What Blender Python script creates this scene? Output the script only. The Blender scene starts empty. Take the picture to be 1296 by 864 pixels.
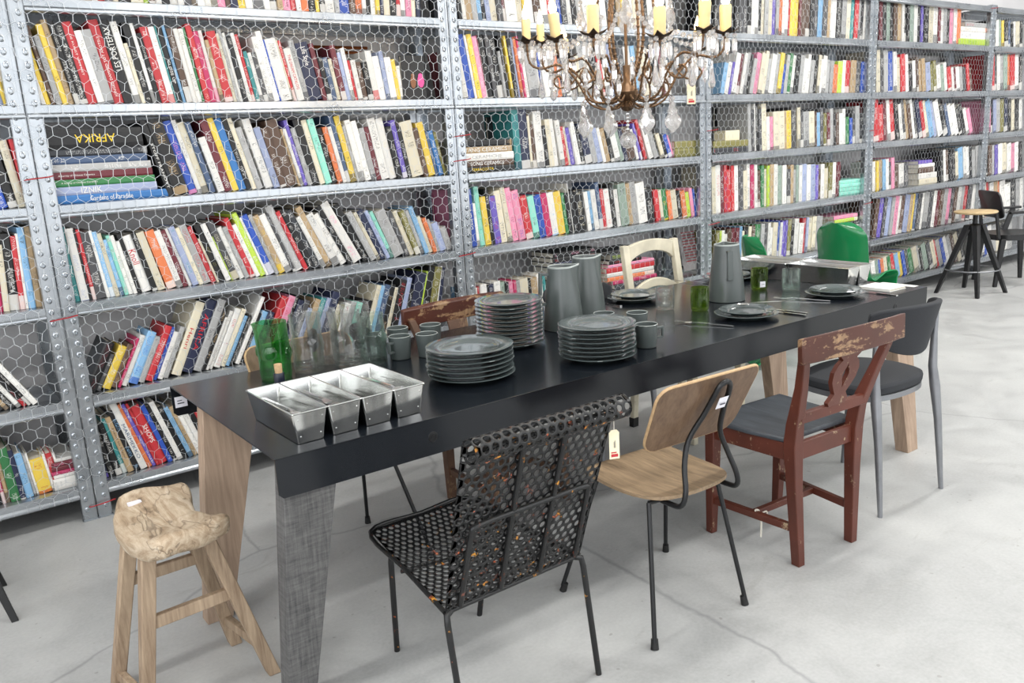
import bpy, bmesh, math, random
from mathutils import Vector, Matrix, Euler
S = bpy.context.scene
COL = S.collection
PI = math.pi
rnd = random.Random(11)

# ------------------------------------------------------------------ camera
F_PX = 1059.4621
YAW, PITCH, ROLL = 0.6308485, 0.2271739, -0.0577054
CAM = Vector((-0.52295, -3.85235, 1.47414))
def cam_axes():
    w = Vector((math.sin(YAW)*math.cos(PITCH), math.cos(YAW)*math.cos(PITCH), -math.sin(PITCH)))
    r = Vector((math.cos(YAW), -math.sin(YAW), 0)); u = r.cross(w)
    r2 = r*math.cos(ROLL) + u*math.sin(ROLL); u2 = -r*math.sin(ROLL) + u*math.cos(ROLL)
    return r2, u2, w
RX, UX, WX = cam_axes()
cd = bpy.data.cameras.new('camera'); cam = bpy.data.objects.new('camera', cd); COL.objects.link(cam)
cd.sensor_width = 36.0; cd.sensor_fit = 'HORIZONTAL'; cd.lens = 36.0*F_PX/1296; cd.clip_end = 100
cam.matrix_world = Matrix(((RX.x, UX.x, -WX.x, CAM.x), (RX.y, UX.y, -WX.y, CAM.y), (RX.z, UX.z, -WX.z, CAM.z), (0, 0, 0, 1)))
S.camera = cam
def project(p):
    d = Vector(p) - CAM; z = d.dot(WX)
    return 648 + F_PX*d.dot(RX)/z, 432 - F_PX*d.dot(UX)/z
def x_at(px, y, z):
    "x on the line (y, z) that the photograph shows at pixel column px"
    lo, hi = -2.5, 12.0
    for _ in range(44):
        m = (lo+hi)/2
        if project((m, y, z))[0] < px: lo = m
        else: hi = m
    return (lo+hi)/2
def z_at(py, x, y):
    lo, hi = -0.5, 4.0
    for _ in range(40):
        m = (lo+hi)/2
        if project((x, y, m))[1] > py: lo = m
        else: hi = m
    return (lo+hi)/2

# ------------------------------------------------------------------ mesh builder
class MB:
    def __init__(s): s.v = []; s.f = []
    def add(s, vs, fs):
        b = len(s.v); s.v += [tuple(v) for v in vs]; s.f += [tuple(i+b for i in f) for f in fs]
        return b
    def box(s, lo, hi, M=None):
        x0, y0, z0 = lo; x1, y1, z1 = hi
        vs = [Vector(p) for p in ((x0,y0,z0),(x1,y0,z0),(x1,y1,z0),(x0,y1,z0),(x0,y0,z1),(x1,y0,z1),(x1,y1,z1),(x0,y1,z1))]
        if M is not None: vs = [M @ v for v in vs]
        s.add(vs, [(3,2,1,0),(4,5,6,7),(0,1,5,4),(1,2,6,5),(2,3,7,6),(3,0,4,7)])
        return s
    def prism(s, poly, M, d):
        "2D polygon (ccw) in M's xy plane, extruded by d along M's z"
        n = len(poly)
        vs = [M @ Vector((x, y, 0)) for x, y in poly] + [M @ Vector((x, y, d)) for x, y in poly]
        s.add(vs, [tuple(range(n-1, -1, -1)), tuple(range(n, 2*n))] + [(i, (i+1) % n, n+(i+1) % n, n+i) for i in range(n)])
        return s
    def taper(s, p0, a0, b0, p1, a1, b1, X=Vector((1,0,0)), Y=Vector((0,1,0))):
        "bar between two centres; full widths a along X and b along Y"
        p0, p1 = Vector(p0), Vector(p1)
        vs = []
        for p, a, b in ((p0,a0,b0),(p1,a1,b1)):
            for sx, sy in ((-1,-1),(1,-1),(1,1),(-1,1)): vs.append(p + X*(sx*a/2) + Y*(sy*b/2))
        s.add(vs, [(3,2,1,0),(4,5,6,7),(0,1,5,4),(1,2,6,5),(2,3,7,6),(3,0,4,7)])
        return s
    def loft(s, rings, cap=True, closed=False):
        n = len(rings[0]); fs = []
        vs = [v for r in rings for v in r]
        m = len(rings)
        for k in range(m if closed else m-1):
            for i in range(n):
                a, b = k*n+i, k*n+(i+1) % n; c, d = ((k+1) % m)*n+(i+1) % n, ((k+1) % m)*n+i
                fs.append((a, b, c, d))
        if cap and not closed:
            fs.append(tuple(range(n-1, -1, -1))); fs.append(tuple((m-1)*n+i for i in range(n)))
        s.add(vs, fs); return s
    def tube(s, pts, r, n=8, closed=False, cap=True):
        pts = [Vector(p) for p in pts]; m = len(pts)
        rr = r if isinstance(r, (list, tuple)) else [r]*m
        rings = []; up = None
        for i, p in enumerate(pts):
            if closed: t = pts[(i+1) % m] - pts[i-1]
            else: t = pts[min(i+1, m-1)] - pts[max(i-1, 0)]
            t = t.normalized() if t.length > 1e-9 else Vector((0,0,1))
            if up is None:
                a = Vector((0,0,1)) if abs(t.z) < .9 else Vector((1,0,0))
                up = (a - t*a.dot(t)).normalized()
            else:
                up = up - t*up.dot(t)
                up = up.normalized() if up.length > 1e-6 else t.orthogonal().normalized()
            q = t.cross(up)
            rings.append([p + (up*math.cos(2*PI*k/n) + q*math.sin(2*PI*k/n))*rr[i] for k in range(n)])
        s.loft(rings, cap, closed); return s
    def lathe(s, prof, n=32, M=None, cap=True, rfun=None):
        "profile [(r, z)], about z; r = 0 makes a pole"
        rings = []
        for r, z in prof:
            ring = []
            for k in range(n):
                a = 2*PI*k/n; rr = max(r, 1e-5)
                v = Vector((rr*math.cos(a), rr*math.sin(a), z))
                if rfun: v = rfun(v, a)
                ring.append(M @ v if M is not None else v)
            rings.append(ring)
        s.loft(rings, cap); return s
    def sphere(s, c, r, n=10, m=6, sc=(1,1,1)):
        c = Vector(c); rings = []
        for j in range(1, m):
            t = PI*j/m
            rings.append([c + Vector((r*sc[0]*math.sin(t)*math.cos(2*PI*k/n), r*sc[1]*math.sin(t)*math.sin(2*PI*k/n), -r*sc[2]*math.cos(t))) for k in range(n)])
        b = len(s.v); s.loft(rings, False)
        s.v += [tuple(c+Vector((0,0,-r*sc[2]))), tuple(c+Vector((0,0,r*sc[2])))]
        p0, p1 = len(s.v)-2, len(s.v)-1; L = b+(m-2)*n
        for k in range(n):
            s.f.append((p0, b+(k+1) % n, b+k)); s.f.append((p1, L+k, L+(k+1) % n))
        return s
    def shell(s, outline, fun, thick, rings=(1.0,.72,.42), tk=None):
        "closed plate: 2D outline mapped by fun(u, v) -> 3D, thickened along its normal"
        cu = sum(p[0] for p in outline)/len(outline); cv = sum(p[1] for p in outline)/len(outline)
        n = len(outline); e = 1e-3
        def nrm(u, v):
            a = Vector(fun(u+e, v)) - Vector(fun(u-e, v)); b = Vector(fun(u, v+e)) - Vector(fun(u, v-e))
            return a.cross(b).normalized()
        top, bot = [], []
        for ri, sc in enumerate(rings):
            t, b = [], []; th = thick*(tk[ri] if tk else 1)
            for u, v in outline:
                uu, vv = cu+(u-cu)*sc, cv+(v-cv)*sc
                P = Vector(fun(uu, vv)); N = nrm(uu, vv)
                t.append(P+N*th/2); b.append(P-N*th/2)
            top.append(t); bot.append(b)
        P = Vector(fun(cu, cv)); N = nrm(cu, cv)
        b0 = len(s.v)
        for r in top: s.v += [tuple(v) for v in r]
        s.v.append(tuple(P+N*thick/2)); ct = len(s.v)-1
        b1 = len(s.v)
        for r in bot: s.v += [tuple(v) for v in r]
        s.v.append(tuple(P-N*thick/2)); cb = len(s.v)-1
        for k in range(len(rings)-1):
            for i in range(n):
                j = (i+1) % n
                s.f.append((b0+k*n+i, b0+k*n+j, b0+(k+1)*n+j, b0+(k+1)*n+i))
                s.f.append((b1+k*n+j, b1+k*n+i, b1+(k+1)*n+i, b1+(k+1)*n+j))
        L = (len(rings)-1)*n
        for i in range(n):
            j = (i+1) % n
            s.f.append((b0+L+i, b0+L+j, ct)); s.f.append((b1+L+j, b1+L+i, cb)); s.f.append((b0+j, b0+i, b1+i, b1+j))
        return s
    def sheet(s, fun, nu, nv, thick):
        "grid sheet fun(u, v), u, v in 0..1, with thickness"
        e = 1e-3; A, B = [], []
        for j in range(nv+1):
            for i in range(nu+1):
                u, v = i/nu, j/nv
                P = Vector(fun(u, v))
                a = Vector(fun(min(u+e,1), v)) - Vector(fun(max(u-e,0), v)); b = Vector(fun(u, min(v+e,1))) - Vector(fun(u, max(v-e,0)))
                N = a.cross(b); N = N.normalized() if N.length > 1e-12 else Vector((0,0,1))
                A.append(P+N*thick/2); B.append(P-N*thick/2)
        n = (nu+1)*(nv+1); fs = []; w = nu+1
        for j in range(nv):
            for i in range(nu):
                a = j*w+i; fs.append((a, a+1, a+1+w, a+w)); fs.append((n+a+w, n+a+1+w, n+a+1, n+a))
        for i in range(nu):
            fs.append((i+1, i, n+i, n+i+1)); a = nv*w+i; fs.append((a, a+1, n+a+1, n+a))
        for j in range(nv):
            a = j*w; fs.append((a, a+w, n+a+w, n+a)); a = j*w+nu; fs.append((a+w, a, n+a, n+a+w))
        s.add(A+B, fs); return s

def smooth_path(pts, k=6, closed=False):
    pts = [Vector(p) for p in pts]; n = len(pts); out = []
    for i in range(n if closed else n-1):
        if closed: p0, p1, p2, p3 = pts[i-1], pts[i], pts[(i+1) % n], pts[(i+2) % n]
        else: p0, p1, p2, p3 = pts[max(i-1,0)], pts[i], pts[i+1], pts[min(i+2,n-1)]
        for j in range(k):
            t = j/k
            out.append(0.5*((2*p1)+(p2-p0)*t+(2*p0-5*p1+4*p2-p3)*t*t+(3*p1-p0-3*p2+p3)*t**3))
    if not closed: out.append(pts[-1])
    return out
def round_rect(w, h, r, n=5, cx=0, cy=0):
    out = []
    for sx, sy, a0 in ((1,1,0),(-1,1,90),(-1,-1,180),(1,-1,270)):
        for k in range(n+1):
            a = math.radians(a0+90*k/n)
            out.append((cx+sx*(w/2-r)+r*math.cos(a), cy+sy*(h/2-r)+r*math.sin(a)))
    return out
def chaikin(poly, k=2):
    for _ in range(k):
        out = []
        for i in range(len(poly)):
            a, b = poly[i], poly[(i+1) % len(poly)]
            out += [(a[0]*.75+b[0]*.25, a[1]*.75+b[1]*.25), (a[0]*.25+b[0]*.75, a[1]*.25+b[1]*.75)]
        poly = out
    return poly

def obj(name, mb, mat, parent=None, smooth=None, bevel=0.0, loc=None, seg=2):
    me = bpy.data.meshes.new(name)
    if isinstance(mb, MB):
        me.from_pydata(mb.v, [], mb.f); me.validate(verbose=False)
        if smooth is not False or bevel:
            bm = bmesh.new(); bm.from_mesh(me); bmesh.ops.recalc_face_normals(bm, faces=bm.faces); bm.to_mesh(me); bm.free()
    else: me = mb
    if smooth is not None and smooth is not False:
        me.shade_smooth(); me.set_sharp_from_angle(angle=math.radians(smooth))
    me.materials.append(mat)
    o = bpy.data.objects.new(name, me); COL.objects.link(o)
    if parent is not None: o.parent = parent
    if loc is not None: o.location = loc
    if bevel:
        b = o.modifiers.new('bevel', 'BEVEL'); b.width = bevel; b.segments = seg; b.limit_method = 'ANGLE'; b.angle_limit = math.radians(40)
        me.shade_smooth(); me.set_sharp_from_angle(angle=math.radians(50))
    return o
def tag(o, label=None, cat=None, group=None, kind=None):
    if label: o['label'] = label
    if cat: o['category'] = cat
    if group: o['group'] = group
    if kind: o['kind'] = kind
    return o
def thing(name, label, cat, loc=(0,0,0), rz=0.0, group=None):
    o = bpy.data.objects.new(name, None); COL.objects.link(o); o.empty_display_size = .05
    o.location = loc; o.rotation_euler = (0, 0, rz)
    return tag(o, label, cat, group)
def dup(o, parent=None, label=None, group=None):
    kids = [c for c in list(o.children)]
    c = o.copy(); COL.objects.link(c)
    if parent is not None: c.parent = parent
    if label: c['label'] = label
    if group: c['group'] = group
    for k in kids: dup(k, c)
    return c
def text_mesh(s, size):
    cu = bpy.data.curves.new('lettering', 'FONT'); cu.body = s; cu.size = size; cu.align_x = 'CENTER'; cu.align_y = 'CENTER'
    cu.resolution_u = 2; cu.extrude = 0.0003
    t = bpy.data.objects.new('lettering', cu); COL.objects.link(t)
    dg = bpy.context.evaluated_depsgraph_get(); dg.update()
    me = bpy.data.meshes.new_from_object(t.evaluated_get(dg)); bpy.data.objects.remove(t); bpy.data.curves.remove(cu)
    return me
# ------------------------------------------------------------------ materials
class NT:
    def __init__(s, name):
        s.m = bpy.data.materials.new(name); s.m.use_nodes = True; s.t = s.m.node_tree; s.t.nodes.clear()
        s.out = s.n('ShaderNodeOutputMaterial')
    def n(s, kind, **kw):
        x = s.t.nodes.new(kind)
        for k, v in kw.items():
            if k.startswith('_'): x.inputs[k[1:].replace('_', ' ')].default_value = v
            else: setattr(x, k, v)
        return x
    def l(s, a, b): s.t.links.new(a, b)
    def bsdf(s, **kw):
        b = s.n('ShaderNodeBsdfPrincipled')
        for k, v in kw.items(): b.inputs[k].default_value = v
        s.l(b.outputs[0], s.out.inputs[0]); s.b = b; return b
    def coord(s, scale=(1,1,1), rot=(0,0,0), kind='Object'):
        tc = s.n('ShaderNodeTexCoord'); mp = s.n('ShaderNodeMapping'); mp.inputs['Scale'].default_value = scale; mp.inputs['Rotation'].default_value = rot
        s.l(tc.outputs[kind], mp.inputs['Vector']); return mp.outputs[0]
    def noise(s, vec, scale, detail=4, rough=.55, dist=0.0):
        x = s.n('ShaderNodeTexNoise'); x.inputs['Scale'].default_value = scale; x.inputs['Detail'].default_value = detail
        x.inputs['Roughness'].default_value = rough; x.inputs['Distortion'].default_value = dist
        s.l(vec, x.inputs['Vector']); return x.outputs[0]
    def ramp(s, fac, stops):
        r = s.n('ShaderNodeValToRGB'); e = r.color_ramp.elements
        while len(e) < len(stops): e.new(.5)
        for q, (p, c) in zip(e, stops):
            q.position = p; q.color = (*c, 1) if len(c) == 3 else c
        s.l(fac, r.inputs[0]); return r.outputs[0]
    def mix(s, fac, a, b):
        x = s.n('ShaderNodeMix'); x.data_type = 'RGBA'
        for v, k in ((fac, 0), (a, 6), (b, 7)):
            if isinstance(v, (int, float)): x.inputs[k].default_value = v
            elif isinstance(v, (tuple, list)): x.inputs[k].default_value = (*v, 1) if len(v) == 3 else v
            else: s.l(v, x.inputs[k])
        return x.outputs[2]
    def math(s, op, a, b=0.0):
        x = s.n('ShaderNodeMath'); x.operation = op
        for v, k in ((a, 0), (b, 1)):
            if isinstance(v, (int, float)): x.inputs[k].default_value = v
            else: s.l(v, x.inputs[k])
        return x.outputs[0]
    def bump(s, h, strength=.2, dist=.002):
        x = s.n('ShaderNodeBump'); x.inputs['Strength'].default_value = strength; x.inputs['Distance'].default_value = dist
        s.l(h, x.inputs['Height']); s.l(x.outputs[0], s.b.inputs['Normal'])
def C(h):
    h = h.lstrip('#'); r = [int(h[i:i+2], 16)/255 for i in (0, 2, 4)]
    return tuple(c/12.92 if c <= .04045 else ((c+.055)/1.055)**2.4 for c in r)
def plain(name, col, rough=.5, metal=0.0, var=.0, scale=20, **kw):
    t = NT(name); b = t.bsdf(**{'Roughness': rough, 'Metallic': metal}, **kw)
    if var:
        f = t.noise(t.coord(), scale, 5)
        c = t.ramp(f, [(.3, tuple(x*(1-var) for x in col)), (.7, tuple(min(1, x*(1+var)) for x in col))])
        t.l(c, b.inputs['Base Color'])
    else: b.inputs['Base Color'].default_value = (*col, 1)
    return t.m
def wood(name, c0, c1, axis='z', scale=9.0, rough=.6, stretch=14, fine=.35, bump=.15):
    t = NT(name); b = t.bsdf(Roughness=rough)
    sc = {'x': (1, stretch, stretch), 'y': (stretch, 1, stretch), 'z': (stretch, stretch, 1)}[axis]
    v = t.coord(sc)
    f = t.noise(v, scale*.25, 6, .65, .6); g = t.noise(v, scale, 3, .6)
    h = t.math('ADD', t.math('MULTIPLY', f, 1-fine), t.math('MULTIPLY', g, fine))
    t.l(t.ramp(h, [(.34, c0), (.5, tuple((x+y)/2 for x, y in zip(c0, c1))), (.66, c1)]), b.inputs['Base Color'])
    t.bump(h, bump, .002); return t.m
def worn(name, paint, bare, amount=.42, rough=.45, scale=11, stretch=(2.2,2.2,1)):
    "old paint rubbed away down to bare wood"
    t = NT(name); b = t.bsdf(Roughness=rough)
    v = t.coord(stretch)
    f = t.noise(v, scale, 8, .72, .3); g = t.noise(t.coord(), 70, 3, .6)
    m = t.math('ADD', t.math('MULTIPLY', f, .8), t.math('MULTIPLY', g, .2))
    k = t.ramp(m, [(1-amount-.02, (0,0,0)), (1-amount+.02, (1,1,1))])
    pv = t.ramp(t.noise(t.coord(), 6, 4), [(.3, tuple(x*.75 for x in paint)), (.7, tuple(x*1.2 for x in paint))])
    bw = t.ramp(t.noise(t.coord((8,8,1.5)), 12, 4), [(.3, tuple(x*.6 for x in bare)), (.7, bare)])
    t.l(t.mix(k, pv, bw), b.inputs['Base Color']); t.bump(m, .25, .002); return t.m
def glass(name, col, rough=.02, ior=1.45, dens=0.0):
    t = NT(name)
    g = t.n('ShaderNodeBsdfPrincipled'); g.inputs['Transmission Weight'].default_value = 1; g.inputs['Roughness'].default_value = rough
    g.inputs['IOR'].default_value = ior; g.inputs['Base Color'].default_value = (*col, 1)
    t.l(g.outputs[0], t.out.inputs[0]); return t.m
def thin_glass(name, col, edge, gloss=.9):
    "blown thin-walled glass: tinted, deeper in colour where one looks along the wall"
    t = NT(name)
    lw = t.n('ShaderNodeLayerWeight'); lw.inputs['Blend'].default_value = .38
    tr = t.n('ShaderNodeBsdfTransparent'); t.l(t.mix(t.ramp(lw.outputs['Facing'], [(.15, (0,0,0)), (.95, (1,1,1))]), col, edge), tr.inputs[0])
    gl = t.n('ShaderNodeBsdfGlossy'); gl.inputs['Roughness'].default_value = .03
    nz = t.noise(t.coord(), 22, 2); bp = t.n('ShaderNodeBump'); bp.inputs['Strength'].default_value = .25; bp.inputs['Distance'].default_value = .004
    t.l(nz, bp.inputs['Height']); t.l(bp.outputs[0], gl.inputs['Normal']); l2 = t.n('ShaderNodeLayerWeight'); l2.inputs['Blend'].default_value = .5; t.l(bp.outputs[0], l2.inputs['Normal'])
    mx = t.n('ShaderNodeMixShader'); t.l(t.math('ADD', t.math('MULTIPLY', t.math('POWER', l2.outputs['Facing'], 2.6), .75*gloss), .06), mx.inputs[0]); t.l(tr.outputs[0], mx.inputs[1]); t.l(gl.outputs[0], mx.inputs[2])
    tl = t.n('ShaderNodeBsdfTranslucent'); tl.inputs[0].default_value = tuple(.5+.5*q for q in col)+(1,)
    m2 = t.n('ShaderNodeMixShader'); t.l(t.math('ADD', t.math('MULTIPLY', lw.outputs['Facing'], .16), .02), m2.inputs[0]); t.l(mx.outputs[0], m2.inputs[1]); t.l(tl.outputs[0], m2.inputs[2])
    t.l(m2.outputs[0], t.out.inputs[0]); return t.m
def crystal(name):
    t = NT(name)
    g = t.n('ShaderNodeBsdfPrincipled'); g.inputs['Transmission Weight'].default_value = 1; g.inputs['Roughness'].default_value = 0; g.inputs['IOR'].default_value = 1.5
    g.inputs['Base Color'].default_value = (1,.985,.97,1)
    d = t.n('ShaderNodeBsdfTranslucent'); d.inputs[0].default_value = (.95,.93,.92,1)
    gl = t.n('ShaderNodeBsdfGlossy'); gl.inputs['Roughness'].default_value = .05; gl.inputs[0].default_value = (1,1,1,1)
    tr = t.n('ShaderNodeBsdfTransparent')
    m1 = t.n('ShaderNodeMixShader'); m1.inputs[0].default_value = .45; t.l(g.outputs[0], m1.inputs[1]); t.l(tr.outputs[0], m1.inputs[2])
    m2 = t.n('ShaderNodeMixShader'); m2.inputs[0].default_value = .5; t.l(d.outputs[0], m2.inputs[1]); t.l(gl.outputs[0], m2.inputs[2])
    m3 = t.n('ShaderNodeMixShader'); m3.inputs[0].default_value = .40; t.l(m1.outputs[0], m3.inputs[1]); t.l(m2.outputs[0], m3.inputs[2])
    t.l(m3.outputs[0], t.out.inputs[0]); return t.m
M = {}
def floor_mat():
    t = NT('painted_concrete'); b = t.bsdf(Roughness=.42)
    v = t.coord()
    big = t.noise(v, .55, 5, .6, .4); mid = t.noise(v, 3.2, 8, .7, .8); fin = t.noise(v, 90, 2, .5)
    m = t.math('ADD', t.math('MULTIPLY', big, .45), t.math('ADD', t.math('MULTIPLY', mid, .4), t.math('MULTIPLY', fin, .15)))
    base = t.ramp(m, [(.36, C('#9b9c9b')), (.5, C('#b0b1b0')), (.64, C('#bfc0be'))])
    sm = t.noise(t.coord((1, 2.6, 1), (0,0,.7)), 2.3, 6, .75, 1.2)
    base = t.mix(t.ramp(sm, [(.60, (0,0,0)), (.74, (.5,.5,.5))]), base, C('#8f8e8a'))
    # hairline cracks
    w = t.n('ShaderNodeTexVoronoi'); w.feature = 'DISTANCE_TO_EDGE'; w.inputs['Scale'].default_value = .42
    d = t.n('ShaderNodeMixRGB'); d.blend_type = 'ADD'; d.inputs[0].default_value = .12
    nn = t.n('ShaderNodeTexNoise'); nn.inputs['Scale'].default_value = 3.0; nn.inputs['Detail'].default_value = 5
    t.l(v, nn.inputs['Vector']); t.l(v, d.inputs[1]); t.l(nn.outputs[1], d.inputs[2]); t.l(d.outputs[0], w.inputs['Vector'])
    ck = t.ramp(w.outputs[0], [(.0, (.5,.5,.5)), (.0016, (0,0,0))])
    base = t.mix(ck, base, C('#77767a'))
    sp = t.ramp(t.noise(v, 38, 1, .3), [(.78, (0,0,0)), (.80, (.5,.5,.5))])
    base = t.mix(sp, base, C('#85827e'))
    t.l(base, b.inputs['Base Color'])
    t.l(t.ramp(mid, [(.35, (.33,)*3), (.65, (.55,)*3)]), b.inputs['Roughness'])
    return t.m
M['floor'] = floor_mat()
M['wall'] = plain('wall_paint', C('#e0dfe0'), .8, 0, .04, 3)
M['ceiling'] = plain('ceiling_paint', C('#e4e4e2'), .85)
def galv():
    t = NT('galvanised_steel'); b = t.bsdf(Metallic=.9)
    m = t.noise(t.coord((.5,1,1)), 7, 3, .5, .2)
    t.l(t.ramp(m, [(.3, C('#a6acb2')), (.7, C('#c0c5ca'))]), b.inputs['Base Color'])
    t.l(t.ramp(m, [(.3, (.25,)*3), (.7, (.32,)*3)]), b.inputs['Roughness']); return t.m
M['galv'] = galv()
M['wire'] = plain('galvanised_wire', C('#c6cacd'), .4, .5)
M['tie'] = plain('red_plastic_wire', C('#a51f26'), .5)
def table_steel():
    t = NT('blackened_steel'); b = t.bsdf(Metallic=0.0)
    f = t.noise(t.coord(), 1.8, 5, .55, .4); g = t.noise(t.coord(), 30, 3)
    t.l(t.ramp(f, [(.3, C('#0f1318')), (.7, C('#161a20'))]), b.inputs['Base Color'])
    t.l(t.ramp(t.math('ADD', t.math('MULTIPLY', f, .8), t.math('MULTIPLY', g, .2)), [(.35, (.17,)*3), (.65, (.25,)*3)]), b.inputs['Roughness'])
    b.inputs['Specular IOR Level'].default_value = .42
    return t.m
M['table'] = table_steel()
def saw(name, c0, c1):
    t = NT(name); b = t.bsdf(Roughness=.75)
    f = t.noise(t.coord((3,3,26)), 5, 6, .7, .2); g = t.noise(t.coord((40,40,2)), 3, 4, .7)
    m = t.math('ADD', t.math('MULTIPLY', f, .5), t.math('MULTIPLY', g, .5))
    t.l(t.ramp(m, [(.34, c0), (.66, c1)]), b.inputs['Base Color']); t.bump(m, .3, .002); return t.m
M['leg_grey'] = saw('grey_stained_plank', C('#39393a'), C('#6c6b6a'))
M['leg_oak'] = wood('pale_oak_plank', C('#8d7765'), C('#b9a18b'), 'z', 8, .6)
M['stoneware'] = plain('grey_glazed_stoneware', C('#4d5656'), .16, 0, .10, 14, **{'Coat Weight': .6, 'Coat Roughness': .06})
M['stoneware_matt'] = plain('grey_stoneware_satin', C('#4f5655'), .34, 0, .10, 9, **{'Coat Weight': .25, 'Coat Roughness': .2})
M['tin'] = plain('tinned_steel', C('#d9dad8'), .16, 1.0, .05, 30)
M['cutlery'] = plain('polished_steel', C('#d6d6d4'), .14, 1.0)
M['clear_glass'] = thin_glass('clear_glass', (.985,.992,.99), (.80,.86,.84))
M['aqua_glass'] = thin_glass('pale_green_glass', (.94,.985,.965), (.62,.84,.75))
M['green_glass'] = thin_glass('bottle_green_glass', (.50,.86,.54), (.22,.62,.26))
M['moss_glass'] = thin_glass('moss_green_glass', (.58,.72,.28), (.32,.46,.10))
M['crystal'] = crystal('cut_crystal')
M['paper'] = plain('white_paper', C('#ecebe6'), .8)
M['card'] = plain('cream_card', C('#e9dfc0'), .8)
M['sticker'] = plain('white_sticker', C('#e4e3ea'), .6)
M['stone_rim'] = plain('pale_stoneware_rim', C('#a3aaa7'), .3, 0, .08, 14)
M['print'] = plain('dark_print', C('#4d4c55'), .7)
M['print_red'] = plain('red_print', C('#b8333a'), .7)
M['string'] = plain('cotton_string', C('#d8d3c6'), .9)
M['blk_steel'] = plain('black_painted_steel', C('#17181a'), .35, .2)
M['rubber'] = plain('black_rubber', C('#111111'), .6)
def chipped():
    t = NT('chipped_black_paint'); b = t.bsdf(Roughness=.4)
    f = t.noise(t.coord(), 34, 6, .7); g = t.noise(t.coord(), 13, 3)
    k = t.ramp(f, [(.62, (0,0,0)), (.64, (1,1,1))])
    cc = t.ramp(g, [(.42, C('#c98a2b')), (.5, C('#a8502f')), (.6, C('#7c4a3c'))])
    t.l(t.mix(k, C('#101112'), cc), b.inputs['Base Color']); return t.m
M['chipped'] = chipped()
M['ply'] = wood('aged_plywood_veneer', C('#635340'), C('#9d866a'), 'y', 10, .5, 10)
M['ply_back'] = wood('aged_plywood_back', C('#553f2e'), C('#77604b'), 'z', 10, .45, 12)
M['ply_edge'] = plain('plywood_edge', C('#b99a74'), .6, 0, .15, 60)
M['worn_red'] = worn('worn_red_paint', C('#57291c'), C('#b0987a'), .385, .42, 10)
M['worn_rail'] = worn('rubbed_red_rail', C('#4a2418'), C('#a08060'), .46, .42, 7, (1,3,3.2))
M['slate_seat'] = wood('grey_painted_seat_boards', C('#2b2e33'), C('#474c52'), 'y', 9, .5, 8)
M['cast_alu'] = plain('cast_aluminium', C('#8f9195'), .4, .8, .1, 12)
M['grey_cloth'] = plain('charcoal_upholstery', C('#2b2d31'), .85, 0, .08, 200)
M['worn_white'] = worn('worn_cream_paint', C('#cfc8b2'), C('#7d6a4c'), .36, .55, 12)
M['old_brown'] = worn('old_brown_wood', C('#5a4030'), C('#8a6d51'), .45, .6, 9)
M['green_shell'] = plain('glossy_green_plastic', C('#1b874f'), .2, 0, 0, 1, **{'Coat Weight': .4, 'Transmission Weight': .15})
M['blk_wood'] = plain('black_lacquered_wood', C('#131416'), .4)
M['birch'] = wood('birch_stool_top', C('#b79b72'), C('#d9c094'), 'x', 9, .5, 8)
def elm():
    t = NT('weathered_elm'); b = t.bsdf(Roughness=.72)
    v = t.coord((7, 1.2, 7)); f = t.noise(v, 3.4, 8, .7, 1.6); g = t.noise(t.coord(), 55, 3)
    m = t.math('ADD', t.math('MULTIPLY', f, .85), t.math('MULTIPLY', g, .15))
    base = t.ramp(m, [(.3, C('#6b5a48')), (.42, C('#a08b72')), (.58, C('#bfae97')), (.72, C('#cfc2ae'))])
    n2 = t.noise(t.coord((4.5,.8,4)), 2.6, 3, .5, .6)
    ck = t.ramp(t.math('ABSOLUTE', t.math('SUBTRACT', n2, .5)), [(.003, (.5,.5,.5)), (.010, (0,0,0))])
    t.l(t.mix(ck, base, C('#4a3b2d')), b.inputs['Base Color'])
    t.bump(t.math('SUBTRACT', m, t.math('MULTIPLY', ck, .6)), .6, .006); return t.m
M['elm'] = elm()
M['stool_leg'] = wood('weathered_stool_leg', C('#7c6753'), C('#b39e85'), 'z', 7, .7, 16, .4, .3)
M['bronze'] = plain('aged_bronze', C('#6e5640'), .38, .75, .25, 40)
M['leaf_metal'] = plain('dark_leaf_metal', C('#3a2c20'), .5, .6, .2, 40)
M['wax'] = plain('ivory_candle_sleeve', C('#e3c98f'), .5, 0, .08, 30)
def flame():
    t = NT('lit_candle_bulb'); e = t.n('ShaderNodeEmission'); e.inputs[0].default_value = (1, .74, .42, 1); e.inputs[1].default_value = 22
    t.l(e.outputs[0], t.out.inputs[0]); return t.m
M['flame'] = flame()
def lampmat():
    t = NT('lit_lamp_diffuser'); e = t.n('ShaderNodeEmission'); e.inputs[0].default_value = (1, .98, .95, 1); e.inputs[1].default_value = 6
    t.l(e.outputs[0], t.out.inputs[0]); return t.m
M['lamp'] = lampmat()
M['cork'] = plain('cork', C('#b99a74'), .85, 0, .2, 90)
M['foil'] = plain('navy_foil', C('#141a2c'), .35)
M['copper'] = plain('copper_pipe', C('#b8683c'), .3, .9)
M['white_paint'] = plain('white_lacquer', C('#e6e6e4'), .5)
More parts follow.
